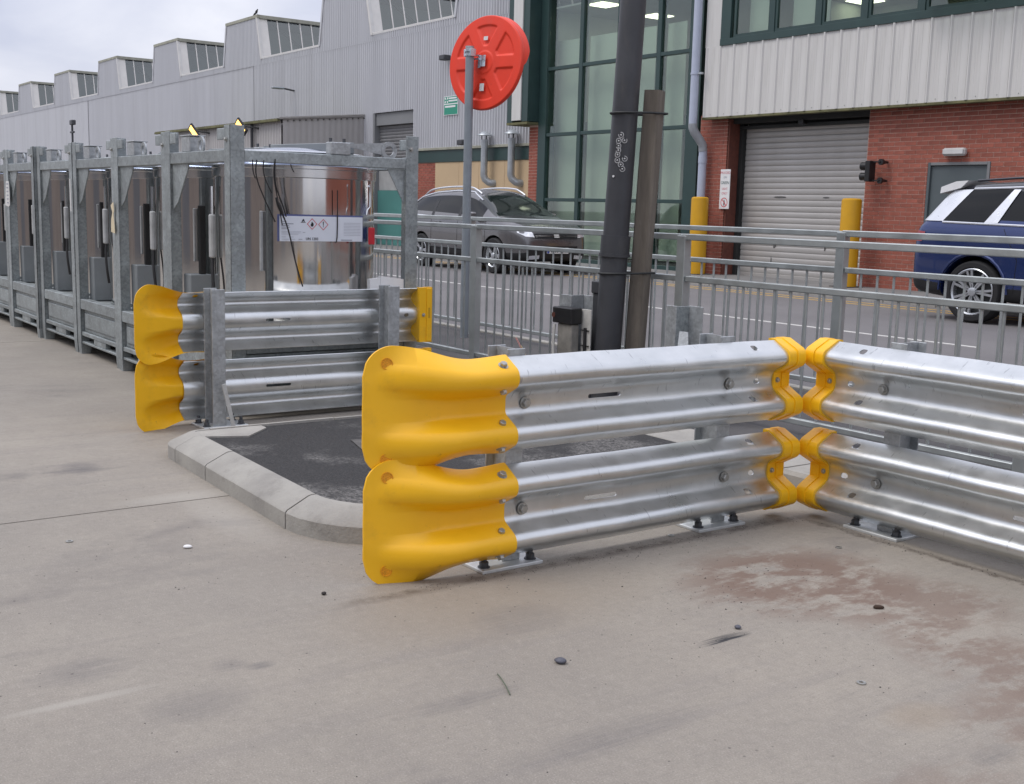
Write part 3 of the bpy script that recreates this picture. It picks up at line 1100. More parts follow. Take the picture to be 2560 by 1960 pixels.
# ------------------------------------------------------------------ tanks in cages
HX, HY = .545, .62
def make_cage():
    root = thing("tank_cage", (0, 0, 0), "x", "cage", "galvanised cages on pallet feet standing in a row")
    pb = MB()
    pw = .088
    pm = MB()
    pm.bev(-pw / 2, pw / 2, -pw / 2, -pw / 2 + .008, .085, 1.68, .002)
    pm.bev(-pw / 2, -pw / 2 + .008, -pw / 2, pw / 2, .085, 1.68, .002)
    pm.bev(-pw / 2 + .01, pw / 2 - .012, -pw / 2 + .01, pw / 2 - .012, .09, 1.55, .002)
    pme = pm.mesh("post", M['galv_dull'])
    foot = MB().prism([(-.045, -.045, .09), (.045, -.045, .09), (.045, .045, .09), (-.045, .045, .09)], (0, 0, -.0001))
    fm = MB()
    fm.lathe([(.052, .0), (.060, .09)], seg=4)
    fme = fm.mesh("foot", M['galv_dull'])
    capm = MB().bev(-.075, .055, -.008, .010, 1.60, 1.665, .003).mesh("cap_plate", M['galv_dull'])
    rot = {(-1, -1): 0, (1, -1): R(90), (1, 1): R(180), (-1, 1): R(270)}
    for (sx, sy), a in rot.items():
        p = link("post", pme, root)
        p.location = (sx * (HX - pw / 2), sy * (HY - pw / 2), 0)
        p.rotation_euler = (0, 0, a)
        f = link("foot", fme, p)
        f.rotation_euler = (0, 0, R(45))
        hexbolt(p, (-pw / 2 - .001, .01, 1.60), (-1, 0, 0), sc=.8)
        c = link("cap_plate", capm, root)
        c.location = (sx * (HX - pw - .045), sy * (HY - .012), 0)
    def four(name, fx, fy):
        for s in (-1, 1):
            fx(s).build(name, M['galv_dull'], root)
            fy(s).build(name, M['galv_dull'], root)
    xi, yi = HX - pw, HY - pw
    four("top_rail", lambda s: MB().bev(-xi, xi, s * (HY - .035) - .03, s * (HY - .035) + .03, 1.475, 1.545, .004),
         lambda s: MB().bev(s * (HX - .018) - .016, s * (HX - .018) + .016, -yi, yi, 1.478, 1.543, .004))
    four("ledge_rail", lambda s: MB().bev(-xi, xi, s * (HY - .04) - .035, s * (HY - .04) + .035, .365, .445, .004),
         lambda s: MB().bev(s * (HX - .04) - .035, s * (HX - .04) + .035, -yi, yi, .366, .444, .004))
    def pan_x(s):
        q = MB().bev(-xi, xi, s * (HY - .045) - .012, s * (HY - .045) + .012, .185, .360, .003)
        return q.bev(-xi + .05, xi - .05, s * (HY - .028) - .006, s * (HY - .028) + .006, .215, .335, .004)
    def pan_y(s):
        q = MB().bev(s * (HX - .045) - .012, s * (HX - .045) + .012, -yi, yi, .185, .360, .003)
        return q.bev(s * (HX - .028) - .006, s * (HX - .028) + .006, -yi + .05, yi - .05, .215, .335, .004)
    four("side_panel", pan_x, pan_y)
    q = MB()
    for s in (-1, 1):
        q.bev(-xi - .03, xi + .03, s * (HY - .04) - .03, s * (HY - .04) + .03, .150, .182, .003)
        q.bev(-xi - .03, xi + .03, s * (HY - .04) - .03, s * (HY - .04) + .03, .086, .104, .003)
        q.bev(-.15, .15, s * (HY - .035) - .02, s * (HY - .035) + .02, .105, .149, .003)
        q.bev(s * (HX - .04) - .03, s * (HX - .04) + .03, -yi, yi, .088, .180, .003)
    q.bev(-HX + .06, HX - .06, -HY + .07, HY - .07, .40, .43, .003)
    q.build("pallet_base", M['galv_dull'], root)
    for sy in (-1, 1):
        g = MB()
        x0 = -(HX - pw)
        g.prism([(x0, sy * (HY - .02), 1.475), (x0 + .28, sy * (HY - .02), 1.475), (x0 + .27, sy * (HY - .02), 1.44), (x0 + .09, sy * (HY - .02), 1.24), (x0, sy * (HY - .02), 1.19)], (0, -sy * .008, 0))
        g.build("gusset", M['galv_dull'], root)
    g = MB()
    y0 = HY - pw
    g.prism([(HX - .02, y0, 1.475), (HX - .02, y0 - .12, 1.475), (HX - .02, y0, 1.26)], (-.008, 0, 0))
    g.build("gusset", M['galv_dull'], root)
    def eye(cx, cy, cz, along, ro=.052, ri=.030):
        g = MB()
        n = 20
        for i in range(n):
            a, c = 2 * math.pi * i / n, 2 * math.pi * (i + 1) / n
            pts = []
            for r_, t in ((ro, a), (ro, c), (ri, c), (ri, a)):
                pts.append((cx + r_ * math.cos(t), cy, cz + r_ * math.sin(t)) if along == 'x' else (cx, cy + r_ * math.cos(t), cz + r_ * math.sin(t)))
            g.prism(pts, (0, .012, 0) if along == 'x' else (.012, 0, 0))
        return g
    yy = -(HY - .05)
    eye(-.045, yy, 1.585, 'x').build("lifting_eye", M['galv'], root)
    MB().bev(-.29, -.15, yy - .03, yy + .06, 1.546, 1.640, .004).build("lug_bracket", M['galv'], root)
    MB().bev(-.31, -.14, yy - .034, yy + .07, 1.641, 1.649, .002).build("lug_plate", M['galv'], root)
    g = eye(HX - .045, .43, 1.586, 'y', .055, .030)
    g.prism([(HX - .045, .40, 1.632), (HX - .045, .38, 1.560), (HX - .045, .12, 1.600), (HX - .045, .12, 1.612)], (.008, 0, 0))
    g.build("lifting_eye", M['galv'], root)
    MB().bev(HX - .075, HX + .0, .015, .145, 1.545, 1.618, .004).build("lug_bracket", M['galv'], root)
    for yb in (.03, .12):
        MB().tube((HX - .04, yb, 1.618), (HX - .04, yb, 1.642), .010, 8).build("lug_bolt", M['nut'], root)
    MB().bev(-.485, -.365, -.53, -.385, .435, .78, .006).build("control_box", M['ctrl'], root)
    MB().bev(-.405, -.370, -.46, -.42, .78, 1.22, .004).build("dark_bar", M['cable'], root)  # black upright bar above the control box
    return root

def make_tank():
    root = thing("steel_tank", (0, 0, 0), "x", "tank", "polished steel tanks standing in the cages")
    r_ = .505
    body = MB()
    body.lathe([(r_ - .002, .435), (r_, .437), (r_, .46), (r_, .80), (r_ + .0006, 1.10), (r_, 1.38), (r_, 1.4)], seg=96)
    body.build("body", M['tank'], root, ang=30)
    rim = MB()
    rim.lathe([(r_ + .002, 1.400), (r_ + .010, 1.404), (r_ + .010, 1.452), (r_ + .014, 1.456), (r_ + .014, 1.474), (r_ - .01, 1.480)], seg=64)
    rim.build("rim_band", M['tank_rim'], root, ang=40)
    lid = MB()
    lid.lathe([(r_ - .02, 1.478), (r_ - .03, 1.50), (.42, 1.535), (.30, 1.570), (.15, 1.592), (.05, 1.598)], seg=48)
    lid.build("lid", M['lid'], root, ang=50)
    cl = MB()
    cl.lathe([(.42, 1.530), (.447, 1.538), (.450, 1.556), (.42, 1.566)], seg=48)
    ring = cl.build("clamp_ring", M['chrome'], root, ang=50)
    x, y = -.155, -math.sqrt(r_ ** 2 - .155 ** 2) - .03
    MB().bev(x - .022, x + .022, y - .02, y + .012, .90, 1.17, .008).build("valve_handle", M['dullwhite'], root)
    MB().tube((x, y - .004, 1.165), (x, y - .004, 1.34), .011, 8).build("sight_tube", M['chrome'], root)
    MB().path(bez((x, y, .91), (x + .01, y - .02, .78), (x + .05, y - .03, .72), (x + .045, y - .01, .60), 8), .010, 6).build("dark_reflection", M['cable'], root)  # black tube drawn in place of a thin dark reflection on the tank
    x2, y2 = .275, -.455
    MB().bev(-.40, .40, .10, .16, 1.565, 1.632, .004).build("hatch_rail", M['ctrl'], root)
    MB().bev(x2 - .011, x2 + .011, y2 - .008, y2 + .008, .84, 1.20, .004).build("level_tube", M['dullwhite'], root)
    return root
cage0, tank0 = make_cage(), make_tank()
CX = [-6.967 - 1.11 * k for k in range(7)]
cl = ["nearest cage, standing behind the barrier that is seen from its back",
      "second cage of the row, counting from the barrier seen from its back",
      "third cage of the row, with a manila tag tied to its near post",
      "fourth cage of the row, with a white paper strip on its post",
      "fifth cage of the row, counting from the barrier seen from its back",
      "sixth cage of the row, with a printed paper tag hanging from its post",
      "farthest cage of the row, cut by the left edge of the photo"]
tl = ["mirror-polished tank with the white hazard label, in the cage at the near end",
      "polished tank in the second cage from the barrier seen from its back",
      "polished tank in the cage that has the manila tag",
      "polished tank in the fourth cage, behind the white paper strip",
      "polished tank in the fifth cage from the near end of the row",
      "polished tank in the cage with the printed paper tag",
      "polished tank in the farthest cage at the left edge of the photo"]
for k, cx in enumerate(CX):
    c = cage0 if k == 0 else copy_tree(cage0)
    t = tank0 if k == 0 else copy_tree(tank0)
    c.location = (cx + rnd.uniform(-.006, .006), 3.22 + rnd.uniform(-.015, .015), 0)
    c.rotation_euler = (0, 0, R(rnd.uniform(-.5, .5)) if k else 0)
    t.location = (cx - .018, 3.25, 0)
    c['label'], t['label'] = cl[k], tl[k]
    if k == 0:
        t.rotation_euler = (0, 0, R(12))

# hazard label, cables and red tag at the near tank
lb = thing("hazard_label", (-6.452, 3.18, 1.10), "wide white hazard label with two red diamonds on the nearest tank", "label")
LW, LH = .275, .074
MB().bev(-.004, .0, -LW, LW, -LH, LH, .001).build("board", M['board'], lb)
MB().box(-.008, -.0045, -LW - .012, LW + .004, -LH, LH + .010).build("backing", M['blue_shadow'], lb)  # blue rim showing at left and top, painted in as the label's shadow
def ypos(px):          # share of the label's width
    return -LW + 2 * LW * px
def zpos(pz):
    return LH - 2 * LH * pz
for k, (fy, fz) in enumerate(((.381, .30), (.515, .32))):
    d = MB()
    cy, cz, ro, ri = ypos(fy), zpos(fz), .034, .029
    o4 = [(0.0012, cy + ro * dx, cz + ro * dz) for dx, dz in ((0, 1), (1, 0), (0, -1), (-1, 0))]
    i4 = [(0.0012, cy + ri * dx, cz + ri * dz) for dx, dz in ((0, 1), (1, 0), (0, -1), (-1, 0))]
    d.add(o4 + i4, [(0, 1, 5, 4), (1, 2, 6, 5), (2, 3, 7, 6), (3, 0, 4, 7)])
    d.build("diamond_border", M['inkred'], lb)
    s_ = MB()
    if k == 0:
        s_.add([(.0014, cy + a * .011, cz + c * .016) for a, c in ((0, 1), (.25, .45), (.55, .55), (.9, -.1), (.75, -.75), (.2, -1), (-.2, -1), (-.75, -.75), (-.9, -.1), (-.5, .1), (-.45, .5))], [tuple(range(11))])
        s_.build("flame_symbol", M['ink'], lb)
    else:
        s_.add([(.0014, cy + a, cz + c) for a, c in ((-.0035, .018), (.0035, .018), (.002, -.006), (-.002, -.006))], [(0, 1, 2, 3)])
        s_.add([(.0014, cy + .003 * math.cos(t), cz - .0125 + .003 * math.sin(t)) for t in [i * .785 for i in range(8)]], [tuple(range(8))])
        s_.build("exclamation_mark", M['ink'], lb)
text("UN 1203", .022, M['ink'], (.0013, ypos(.38), zpos(.90)), SIDE, lb)
s_ = MB()
cy, cz = ypos(.275), zpos(.17)
s_.add([(.0013, cy + a * .011, cz + c * .011) for a, c in ((-1, -.6), (-.35, .5), (0, .9), (.5, .7), (.8, -.1), (1.1, -.6), (.45, -.6), (.1, -.1), (-.2, -.6))], [tuple(range(9))])
s_.add([(.0013, cy + a * .016, cz + c * .011) for a, c in ((-1, -1.1), (1, -1.1), (1, -.85), (-1, -.85))], [(0, 1, 2, 3)])
s_.build("logo", M['ink'], lb)
s_ = MB()
def bar(a, c, z, h, q=s_):
    q.add([(.0013, ypos(a), zpos(z)), (.0013, ypos(c), zpos(z)), (.0013, ypos(c), zpos(z) - h), (.0013, ypos(a), zpos(z) - h)], [(0, 1, 2, 3)])
for a, c, z, h in ((.02, .08, .2, .004), (.02, .16, .285, .005), (.02, .075, .355, .005), (.09, .11, .355, .004), (.02, .12, .425, .004), (.02, .09, .49, .004), (.02, .25, .61, .0015), (.02, .24, .66, .0015), (.02, .22, .71, .0015),
                   (.02, .07, .82, .002), (.12, .16, .82, .002), (.02, .11, .91, .002), (.13, .18, .91, .002), (.22, .265, .905, .004), (.27, .30, .63, .003)):
    bar(a, c, z, h)
for i in range(9):
    bar(.765, .975, .24 + i * .062, .0016)
bar(.73, .87, .92, .006)
s_.build("small_print", M['ink_grey'], lb)
MB().path([(.0045, ypos(.683), LH + .16), (.0045, ypos(.684), 0.02), (.0045, ypos(.68), -.05), (.0045, ypos(.672), -LH - .003), (.0045, ypos(.65), -LH - .006)], .0035, 6).build("tie_wire", M['cable'], lb)

cb = thing("cable_loom", (-6.41, 2.95, 1.48), "black cables hanging from the top rail across the hazard label", "cables")
ox = (-6.41, 2.95, 1.48)
def px_path(pts, r, name="cable"):
    MB().path(pts, r, 6).build(name, M['cable'], cb, ox)
X1 = -6.405
px_path(bez((X1, 2.858, 1.50), (X1, 2.845, 1.30), (X1, 2.88, 1.33), (X1, 2.925, 1.17), 14) , .0042)
px_path(bez((X1, 2.858, 1.50), (X1, 2.835, 1.38), (X1, 2.86, 1.36), (X1 - .01, 2.905, 1.12), 14), .0035)
px_path(bez((X1, 2.745, 1.49), (X1, 2.725, 1.40), (X1, 2.75, 1.36), (X1, 2.80, 1.25), 10) + [(X1 - .01, 2.86, 1.14)], .0042)
px_path(bez((X1, 2.72, 1.49), (X1, 2.715, 1.42), (X1, 2.73, 1.40), (X1, 2.735, 1.385), 6), .0035)
px_path(bez((X1, 2.788, 1.49), (X1, 2.775, 1.42), (X1, 2.79, 1.39), (X1, 2.835, 1.305), 8), .0035)
pp = bez((X1, 2.862, 1.28), (X1, 2.885, 1.20), (X1, 2.925, 1.17), (X1 + .006, 2.955, 1.02), 10) + bez((X1 + .006, 2.955, 1.02), (X1, 2.975, .93), (X1, 3.00, .85), (X1, 3.03, .76), 8)[1:]
px_path(pp, [.006, .009, .012, .012, .010, .006] + [.0045] * (len(pp) - 6))
px_path(bez((X1, 2.955, 1.475), (X1, 2.958, 1.46), (X1, 2.962, 1.45), (X1, 2.975, 1.43), 5), .003)
o = MB().bev(-.004, .004, -.022, .022, -.052, .052, .012).build("red_tag", M['redtag'])
o.location = (-6.415, 3.498, 1.062)
tag(o, "red plastic tag hanging at the right end of the hazard label", "tag")
o = MB().path([(-6.42, 3.465, 1.19), (-6.42, 3.47, 1.22), (-6.42, 3.488, 1.24), (-6.42, 3.488, 1.375), (-6.42, 3.475, 1.36)], .006, 8).build("steel_hook", M['chrome'])
tag(o, "bright bent steel rod above the red tag on the nearest tank", "rod")
for nm, m_, pts, lab, cat in (
    ("paper_tag", M['paper'], [(-11.93, 1.385), (-11.82, 1.385), (-11.80, 1.27), (-11.81, 1.16), (-11.86, 1.145), (-11.99, 1.16), (-11.965, 1.25)], "printed white paper tag hanging from a post near the left edge", "tag"),
    ("paper_strip", M['paper'], [(-9.728, 1.395), (-9.708, 1.395), (-9.700, 1.14), (-9.725, 1.14)], "narrow white paper strip on a cage post", "tag"),
    ("manila_tag", M['manila'], [(-8.66, 1.20), (-8.60, 1.225), (-8.585, 1.16), (-8.60, 1.14), (-8.575, 1.0), (-8.665, 1.01), (-8.655, 1.10), (-8.625, 1.15)], "cream manila tag knotted to the post of the third cage", "tag")):
    b = MB()
    b.prism([(x, 2.585, z) for x, z in pts], (0, -.003, 0))
    o = b.build(nm, m_)
    tag(o, lab, cat)
    if nm == "paper_tag":
        q = MB()
        for i in range(6):
            zz = 1.365 - i * .035
            q.box(-11.91, -11.84, 2.580, 2.5815, zz - .012, zz)
        q.build("print", M['ink_grey'], o)

b = MB()
b.prism([(-6.47, 3.50, .70), (-6.435, 3.50, .70), (-6.435, 3.50, .795), (-6.47, 3.50, .795)], (0, .075, .008))
b.prism([(-6.475, 3.575, .70), (-6.43, 3.575, .70), (-6.43, 3.575, .815), (-6.475, 3.575, .815)], (0, .165, -.022))
tag(b.build("white_board", M['white']), "white board standing in the nearest cage, just above the barrier's top edge", "board")
wr = thing("wire_stub", (-6.62, 4.75, 0), "thin pinkish wires sticking up behind the foreground barrier's left post", "wires")
MB().path(bez((.16, 0, 0), (.16, 0, .18), (.10, .02, .26), (.02, 0, .36), 8), .006, 5).build("wire", mat("pink_wire", (.45, .22, .20), .6), wr)
MB().path(bez((.18, .01, 0), (.17, 0, .18), (.13, .02, .24), (.08, 0, .31), 8), .006, 5).build("wire", mat("tan_wire", (.42, .33, .20), .6), wr)

# ------------------------------------------------------------------ traffic mirror on its pole
mp = thing("mirror_pole", (-9.45, 6.18, 0), "tall grey steel pole that carries the round orange mirror", "pole")
MB().tube((0, 0, 0), (0.0, 0, 2.72), .040, 20).build("pole", M['pole'], mp)
MB().tube((0, 0, 2.70), (0, 0, 2.745), .041, 20).build("pole_cap", M['galv'], mp)
mr = thing("traffic_mirror", (-9.45, 6.18, 2.60), "back of a round orange-red traffic mirror clamped to the tall pole", "mirror")
mk = Matrix.Translation(Vector((.10, .24, .02))) @ Matrix.Rotation(R(5.0), 4, 'Y')
DN = Vector((-.285, .94, -.09)).normalized()       # the way the mirror looks, away from the camera
axx = DN.cross(Vector((0, 0, 1))).normalized()
axz = axx.cross(DN).normalized()
MC = Vector((.055, .158, .0))
def mpt(a, c, d):          # across, up, towards the back (camera side)
    return MC + axx * a + axz * c - DN * d
RD = .432
def dish_depth(a, c):
    rr = math.hypot(a, c)
    th = math.atan2(c, a)
    base = .042 - .010 * (rr / RD) ** 2
    # six pressed wedge-shaped pockets and a round boss
    k = th % (math.pi / 3) - math.pi / 6
    half = max(0.001, (math.pi / 6) - .052 / max(rr, .06))
    inr = min(1, max(0, (rr - .150) / .018)) * min(1, max(0, (.355 - rr) / .018))
    ina = min(1, max(0, (half - abs(k)) * rr / .016))
    s = inr * ina
    s = s * s * (3 - 2 * s)
    boss = min(1, max(0, (.112 - rr) / .012))
    return base - .014 * s + .005 * boss
q = MB()
NR, NS = 64, 240
rows = []
for j in range(NR + 1):
    rr = RD * j / NR
    rows.append([mpt(rr * math.cos(2 * math.pi * i / NS + math.pi / 2), rr * math.sin(2 * math.pi * i / NS + math.pi / 2), dish_depth(rr * math.cos(2 * math.pi * i / NS + math.pi / 2), rr * math.sin(2 * math.pi * i / NS + math.pi / 2))) for i in range(NS)])
for rr, d in ((RD + .004, .026), (RD + .007, .012), (RD + .008, -.004), (RD + .003, -.008)):
    rows.append([mpt(rr * math.cos(2 * math.pi * i / NS + math.pi / 2), rr * math.sin(2 * math.pi * i / NS + math.pi / 2), d) for i in range(NS)])
q.grid(rows, close=True)
q.build("housing", M['orange'], mr, ang=60)
q = MB()
rows = []
for j in range(9):          # hood over the upper right half
    row = []
    for i in range(41):
        t = R(-6 + 192 * i / 40)
        e = min(1, math.sin(math.pi * i / 40) * 3.2) ** .7
        d = -.002 - (.075 * e) * j / 8
        rr = RD + .007 + .012 * (j / 8) * e
        row.append(mpt(rr * math.cos(t), rr * math.sin(t), d))
    rows.append(row)
q.grid(rows)
q.build("hood", M['orange'], mr, ang=60)
q = MB()
q.grid([[mpt(rr * .98 * math.cos(2 * math.pi * i / 48), rr * .98 * math.sin(2 * math.pi * i / 48), -.014 - .04 * (1 - (rr / RD) ** 2)) for i in range(48)] for rr in [RD * k / 6 for k in range(1, 7)]], close=True)
q.build("mirror_face", M['chrome'], mr)
def backplate(a0, a1, c0, c1, d0, d1, nm, m_):
    q = MB()
    pts = [mpt(a, c, d) for d in (d0, d1) for c in (c0, c1) for a in (a0, a1)]
    q.add(pts, [(0, 2, 3, 1), (4, 5, 7, 6), (0, 1, 5, 4), (2, 6, 7, 3), (0, 4, 6, 2), (1, 3, 7, 5)])
    return q.build(nm, m_, mr)
backplate(-.030, .035, -.042, .062, .064, .070, "bracket_plate", M['zinc'])
backplate(-.050, -.020, -.055, .055, .066, .072, "bracket_wing", M['zinc'])
backplate(-.12, -.03, .020, .034, .070, .085, "bracket_arm", M['zinc'])
backplate(-.12, -.03, .052, .066, .070, .085, "bracket_arm", M['zinc'])
backplate(-.025, .025, .205, .240, .0425, .0445, "sticker", M['paper'])
backplate(-.030, .022, -.265, -.195, .0425, .0445, "sticker", M['paper'])
for z in (.065, .105):
    q = MB()
    q.lathe([(.0405, -.012), (.047, -.010), (.047, .010), (.0405, .012)], (0, 0, z), 24)
    q.build("pole_clamp", M['zinc'], mr)
MB().bev(-.060, -.040, -.03, .03, .05, .12, .003).build("clamp_ear", M['zinc'], mr)
MB().bev(.040, .062, -.03, .03, .05, .12, .003).build("clamp_ear", M['zinc'], mr)

# ------------------------------------------------------------------ dark column with timber post, control boxes
lean = Matrix.Rotation(R(2.0), 3, Vector((fw.x, fw.y, 0)).normalized())
cbase = Vector((-5.78, 4.88, 0))
dc = thing("lamp_column", cbase, "thick dark grey steel column leaning slightly, with a cluster of small rings", "column")
def lp(x, y, z):
    return lean @ Vector((x, y, z))
rc_ = .083
q = MB()
q.tube(lp(0, 0, 0), lp(0, 0, .98), rc_ + .004, 28)
q.build("lower_shaft", M['column'], dc)
q = MB()
q.tube(lp(0, 0, .98), lp(0, 0, 1.10), rc_ + .012, 28)
q.build("collar", M['column'], dc)
q = MB()
q.tube(lp(0, 0, .965), lp(0, 0, .985), rc_ + .018, 28)
q.build("collar_flange", M['column'], dc)
q = MB()
q.tube(lp(0, 0, 1.10), lp(0, 0, 5.5), rc_, 28, rc_ - .006)
q.build("upper_shaft", M['column'], dc)
vd = Vector((5.78, -4.88, 0)).normalized()       # towards the camera
vr = Vector((-vd.y, vd.x, 0))
RM = MB()
n = 14
rows = []
for i in range(n):
    a = R(-70 + 300 * i / (n - 1))
    rows.append([(.0125 * math.cos(a) + (.0022 * math.cos(t)) * math.cos(a), .0125 * math.sin(a) + .0022 * math.cos(t) * math.sin(a), .0022 * math.sin(t) + .002) for t in [k * math.pi / 3 for k in range(6)]])
RM.grid(rows, close=True)
RM.lathe([(.0052, 0), (.0045, .004), (.002, .006)], seg=8)
RME = RM.mesh("ring_clip", mat("pale_clip", (.5, .5, .5), .4, .3))
for hx_, hy_ in ((710, 425), (772, 540), (662, 555), (655, 668), (650, 765), (632, 862), (625, 985), (768, 940), (688, 1075), (718, 1170)):
    z = 1.845 - hy_ * .00028
    k = (hx_ - (790 - hy_ * .085)) / 262
    nn = (vd * math.sqrt(max(0, 1 - k * k)) + vr * k)
    o = link("ring_clip", RME, dc)
    o.scale = (1.25, 1.25, 1.25)
    o.location = lp(nn.x * rc_, nn.y * rc_, z)
    qt = nn.to_track_quat('Z', 'Y')
    qt.rotate(Matrix.Rotation(rnd.uniform(0, 6), 3, nn).to_quaternion())
    o.rotation_euler = qt.to_euler()
q = MB().tube((0, 0, 0), (0, 0, .006), .007, 8)
o = q.build("stud", M['white'], dc)
nn = (vd * .85 - vr * .5).normalized()
o.location = lp(nn.x * rc_, nn.y * rc_, 1.47)
o.rotation_euler = nn.to_track_quat('Z', 'Y').to_euler()
tp = thing("timber_post", cbase, "weathered square timber post strapped to the dark leaning column", "post")
bvec = -vd
off_ = vr * .178 + bvec * .05
q = MB()
ax_, ay_ = Vector((1, 0, 0)), Vector((0, 1, 0))
def tpost(z0, z1, hx, hy):
    ca_, sa_ = math.cos(R(24)), math.sin(R(24))
    e1, e2 = vr * ca_ + vd * sa_, vd * ca_ - vr * sa_
    n_ = 9
    rows = []
    for i in range(n_):
        z = z0 + (z1 - z0) * i / (n_ - 1)
        w_ = 1 + rnd.uniform(-.02, .02)
        row = []
        for sx, sy in ((-1, -.8), (-.8, -1), (.8, -1), (1, -.8), (1, .8), (.8, 1), (-.8, 1), (-1, .8)):
            p = off_ + e1 * sx * hx * w_ + e2 * sy * hy * w_
            row.append(lp(p.x, p.y, z))
        rows.append(row)
    q.grid(rows, close=True)
    q.f.append(tuple(range((n_ - 1) * 8, n_ * 8)))
    q.mi.append(0)
tpost(0, 2.02, .054, .054)
q.build("shaft", M['postwood'], tp)
for z in (1.865, .86):
    q = MB()
    pts = []
    for p in ([vr * -.09 + vd * .03, vr * -.06 + vd * .075, vd * .095, vr * .07 + vd * .07, off_ + vr * -.02 + vd * .098, off_ + vr * .088 + vd * .02, off_ + vr * .05 - vd * .08, vr * .05 - vd * .10, vr * -.08 - vd * .06, vr * -.09 + vd * .03]):
        pts.append(lp(p.x, p.y, z + p.dot(vr) * .06))
    q.path(pts, .0075, 6)
    q.build("strap", M['soffit'], tp)

ch = thing("steel_channel", (-6.03, 4.83, 0), "short galvanised channel post left of the dark column", "post")
MB().bev(-.11, .0, -.05, -.044, 0, .70, .002).build("flange", M['galv'], ch)
MB().bev(-.006, .0, -.044, .06, 0, .70, .002).build("web", M['galv'], ch)
MB().bev(.0, .12, .055, .061, 0, .70, .002).build("flange", M['galv'], ch)
jb = thing("junction_box", (-6.0, 4.74, .45), "black junction box fixed to the galvanised channel post", "box")
MB().bev(-.10, .105, -.06, .03, .07, .175, .006).build("body", M['black'], jb)
MB().tube((-.085, -.062, .12), (-.085, -.058, .12), .018, 10).build("gland", mat("brown_gland", (.09, .03, .02), .6), jb)
MB().bev(-.06, .09, -.045, .02, -.20, .068, .006).build("conduit_cover", mat("grimy_cover", (.20, .19, .17), .7, 0, .35, 9), jb)
MB().path(bez((-.07, -.06, .06), (-.07, -.08, -.1), (-.04, -.08, -.2), (-.03, -.07, -.3)), .010, 6).build("cable", M['grey_paint'], jb)
gp = thing("gear_plate", (-5.88, 4.78, 0), "pale backing plate with a black cable beside the dark column", "plate")
MB().bev(-.03, .065, -.004, .004, .12, .62, .002).build("plate", M['grey_paint'], gp)
MB().path([(.02, -.012, .50), (.022, -.014, .42), (.02, -.012, .30), (.0, -.012, .18)], .010, 6).build("cable", M['cable'], gp)
for z in (.48, .38, .28):
    MB().box(-.02, .055, -.012, -.004, z, z + .006).build("cable_tie", M['cable'], gp)
kb = thing("service_cabinet", (-5.84, 4.88, 0), "narrow dark steel cabinet close behind the dark column", "cabinet")
MB().bev(-.09, .05, .0, .12, 0, .72, .004).build("body", M['column'], kb)
MB().bev(-.10, .06, -.01, .13, .72, .80, .006).build("hood", M['column'], kb)
sp = thing("stub_post", (-5.03, 4.83, 0), "short galvanised stub post with a bent plate behind the foreground barrier", "post")
MB().bev(-.085, .0, -.05, -.043, 0, .71, .002).build("flange", M['galv'], sp)
MB().bev(-.007, .0, -.043, .06, 0, .708, .002).build("web", M['galv_dull'], sp)
MB().bev(.0, .115, .054, .061, 0, .71, .002).build("flange", M['galv'], sp)
MB().add([(.035, -.05, .565), (.095, -.04, .565), (.135, -.07, .46), (.06, -.085, .46), (.035, -.046, .565), (.095, -.036, .565), (.135, -.066, .46), (.06, -.081, .46)],
         [(0, 1, 2, 3), (7, 6, 5, 4), (0, 4, 5, 1), (1, 5, 6, 2), (2, 6, 7, 3), (3, 7, 4, 0)]).build("bent_plate", M['galv'], sp)

# ------------------------------------------------------------------ office building
BY = 17.4
ob = thing("office_building", (-14.0, BY, 0), "brick and pale ribbed office building with roller shutter and green glazed stair bay", "building")
O = (-14.0, BY, 0)
def mortar_wall(boxes, nm="brick_wall"):
    q = MB()
    for bx in boxes:
        q.box(*bx)
    return q.build(nm, M['mortar'], ob, O)
q = MB()
q.prism([(-13.62, BY + .005, 0), (-12.345, BY + .005, 0), (-12.345, BY + .005, 2.215), (-11.17, BY + .005, 2.215), (-11.17, BY + .005, 0), (-6.2, BY + .005, 0), (-6.2, BY + .005, 3.22), (-13.62, BY + .005, 3.22)], (0, .245, 0))
wall = q.build("brick_wall", M['mortar'], ob, O)
pier = mortar_wall([(-17.85, -17.07, BY + .005, BY + .38, 0, 3.22)], "brick_pier")
pier2 = mortar_wall([(-23.84, -23.46, BY + .005, BY + .3, 0, 3.30)], "brick_pier")
BL, BH, MJ = .215, .065, .010
brick_me = MB().box(0, BL, 0, .03, 0, BH).mesh("brick", M['brick'])
half_me = MB().box(0, .1025, 0, .03, 0, BH).mesh("brick", M['brick'])
spots = []
def course(x0, x1, y, z, odd, skip=None):
    x = x0
    if odd:
        spots.append((x, y, z, 'h', x1))
        x += .1125
    while x + .09 < x1:
        spots.append((x, y, z, 'f' if x + BL <= x1 + .002 else 'h', x1))
        x += .225 if x + BL <= x1 + .002 else .1125
    if x1 - x > .022:
        spots.append((x, y, z, 'c', x1))
for j in range(43):
    z = .035 + j * .075
    if z < 2.20:
        course(-13.61, -12.34, BY, z, j % 2)
        course(-11.165, -6.3, BY, z, j % 2)
    else:
        course(-13.61, -6.3, BY, z, j % 2)
    course(-17.84, -17.07, BY, z, j % 2)
    course(-23.83, -23.46, BY, z, j % 2)
cutb = [q_ for q_ in spots if q_[3] == 'c']
spots = [q_ for q_ in spots if q_[3] != 'c']
inview = sorted(spots, key=lambda s: (0 if (-13.7 < s[0] < -10.5) else 1 if s[0] < -10.5 else 2, -s[2] if s[0] > -13.7 else -s[2]))
stuff = MB()
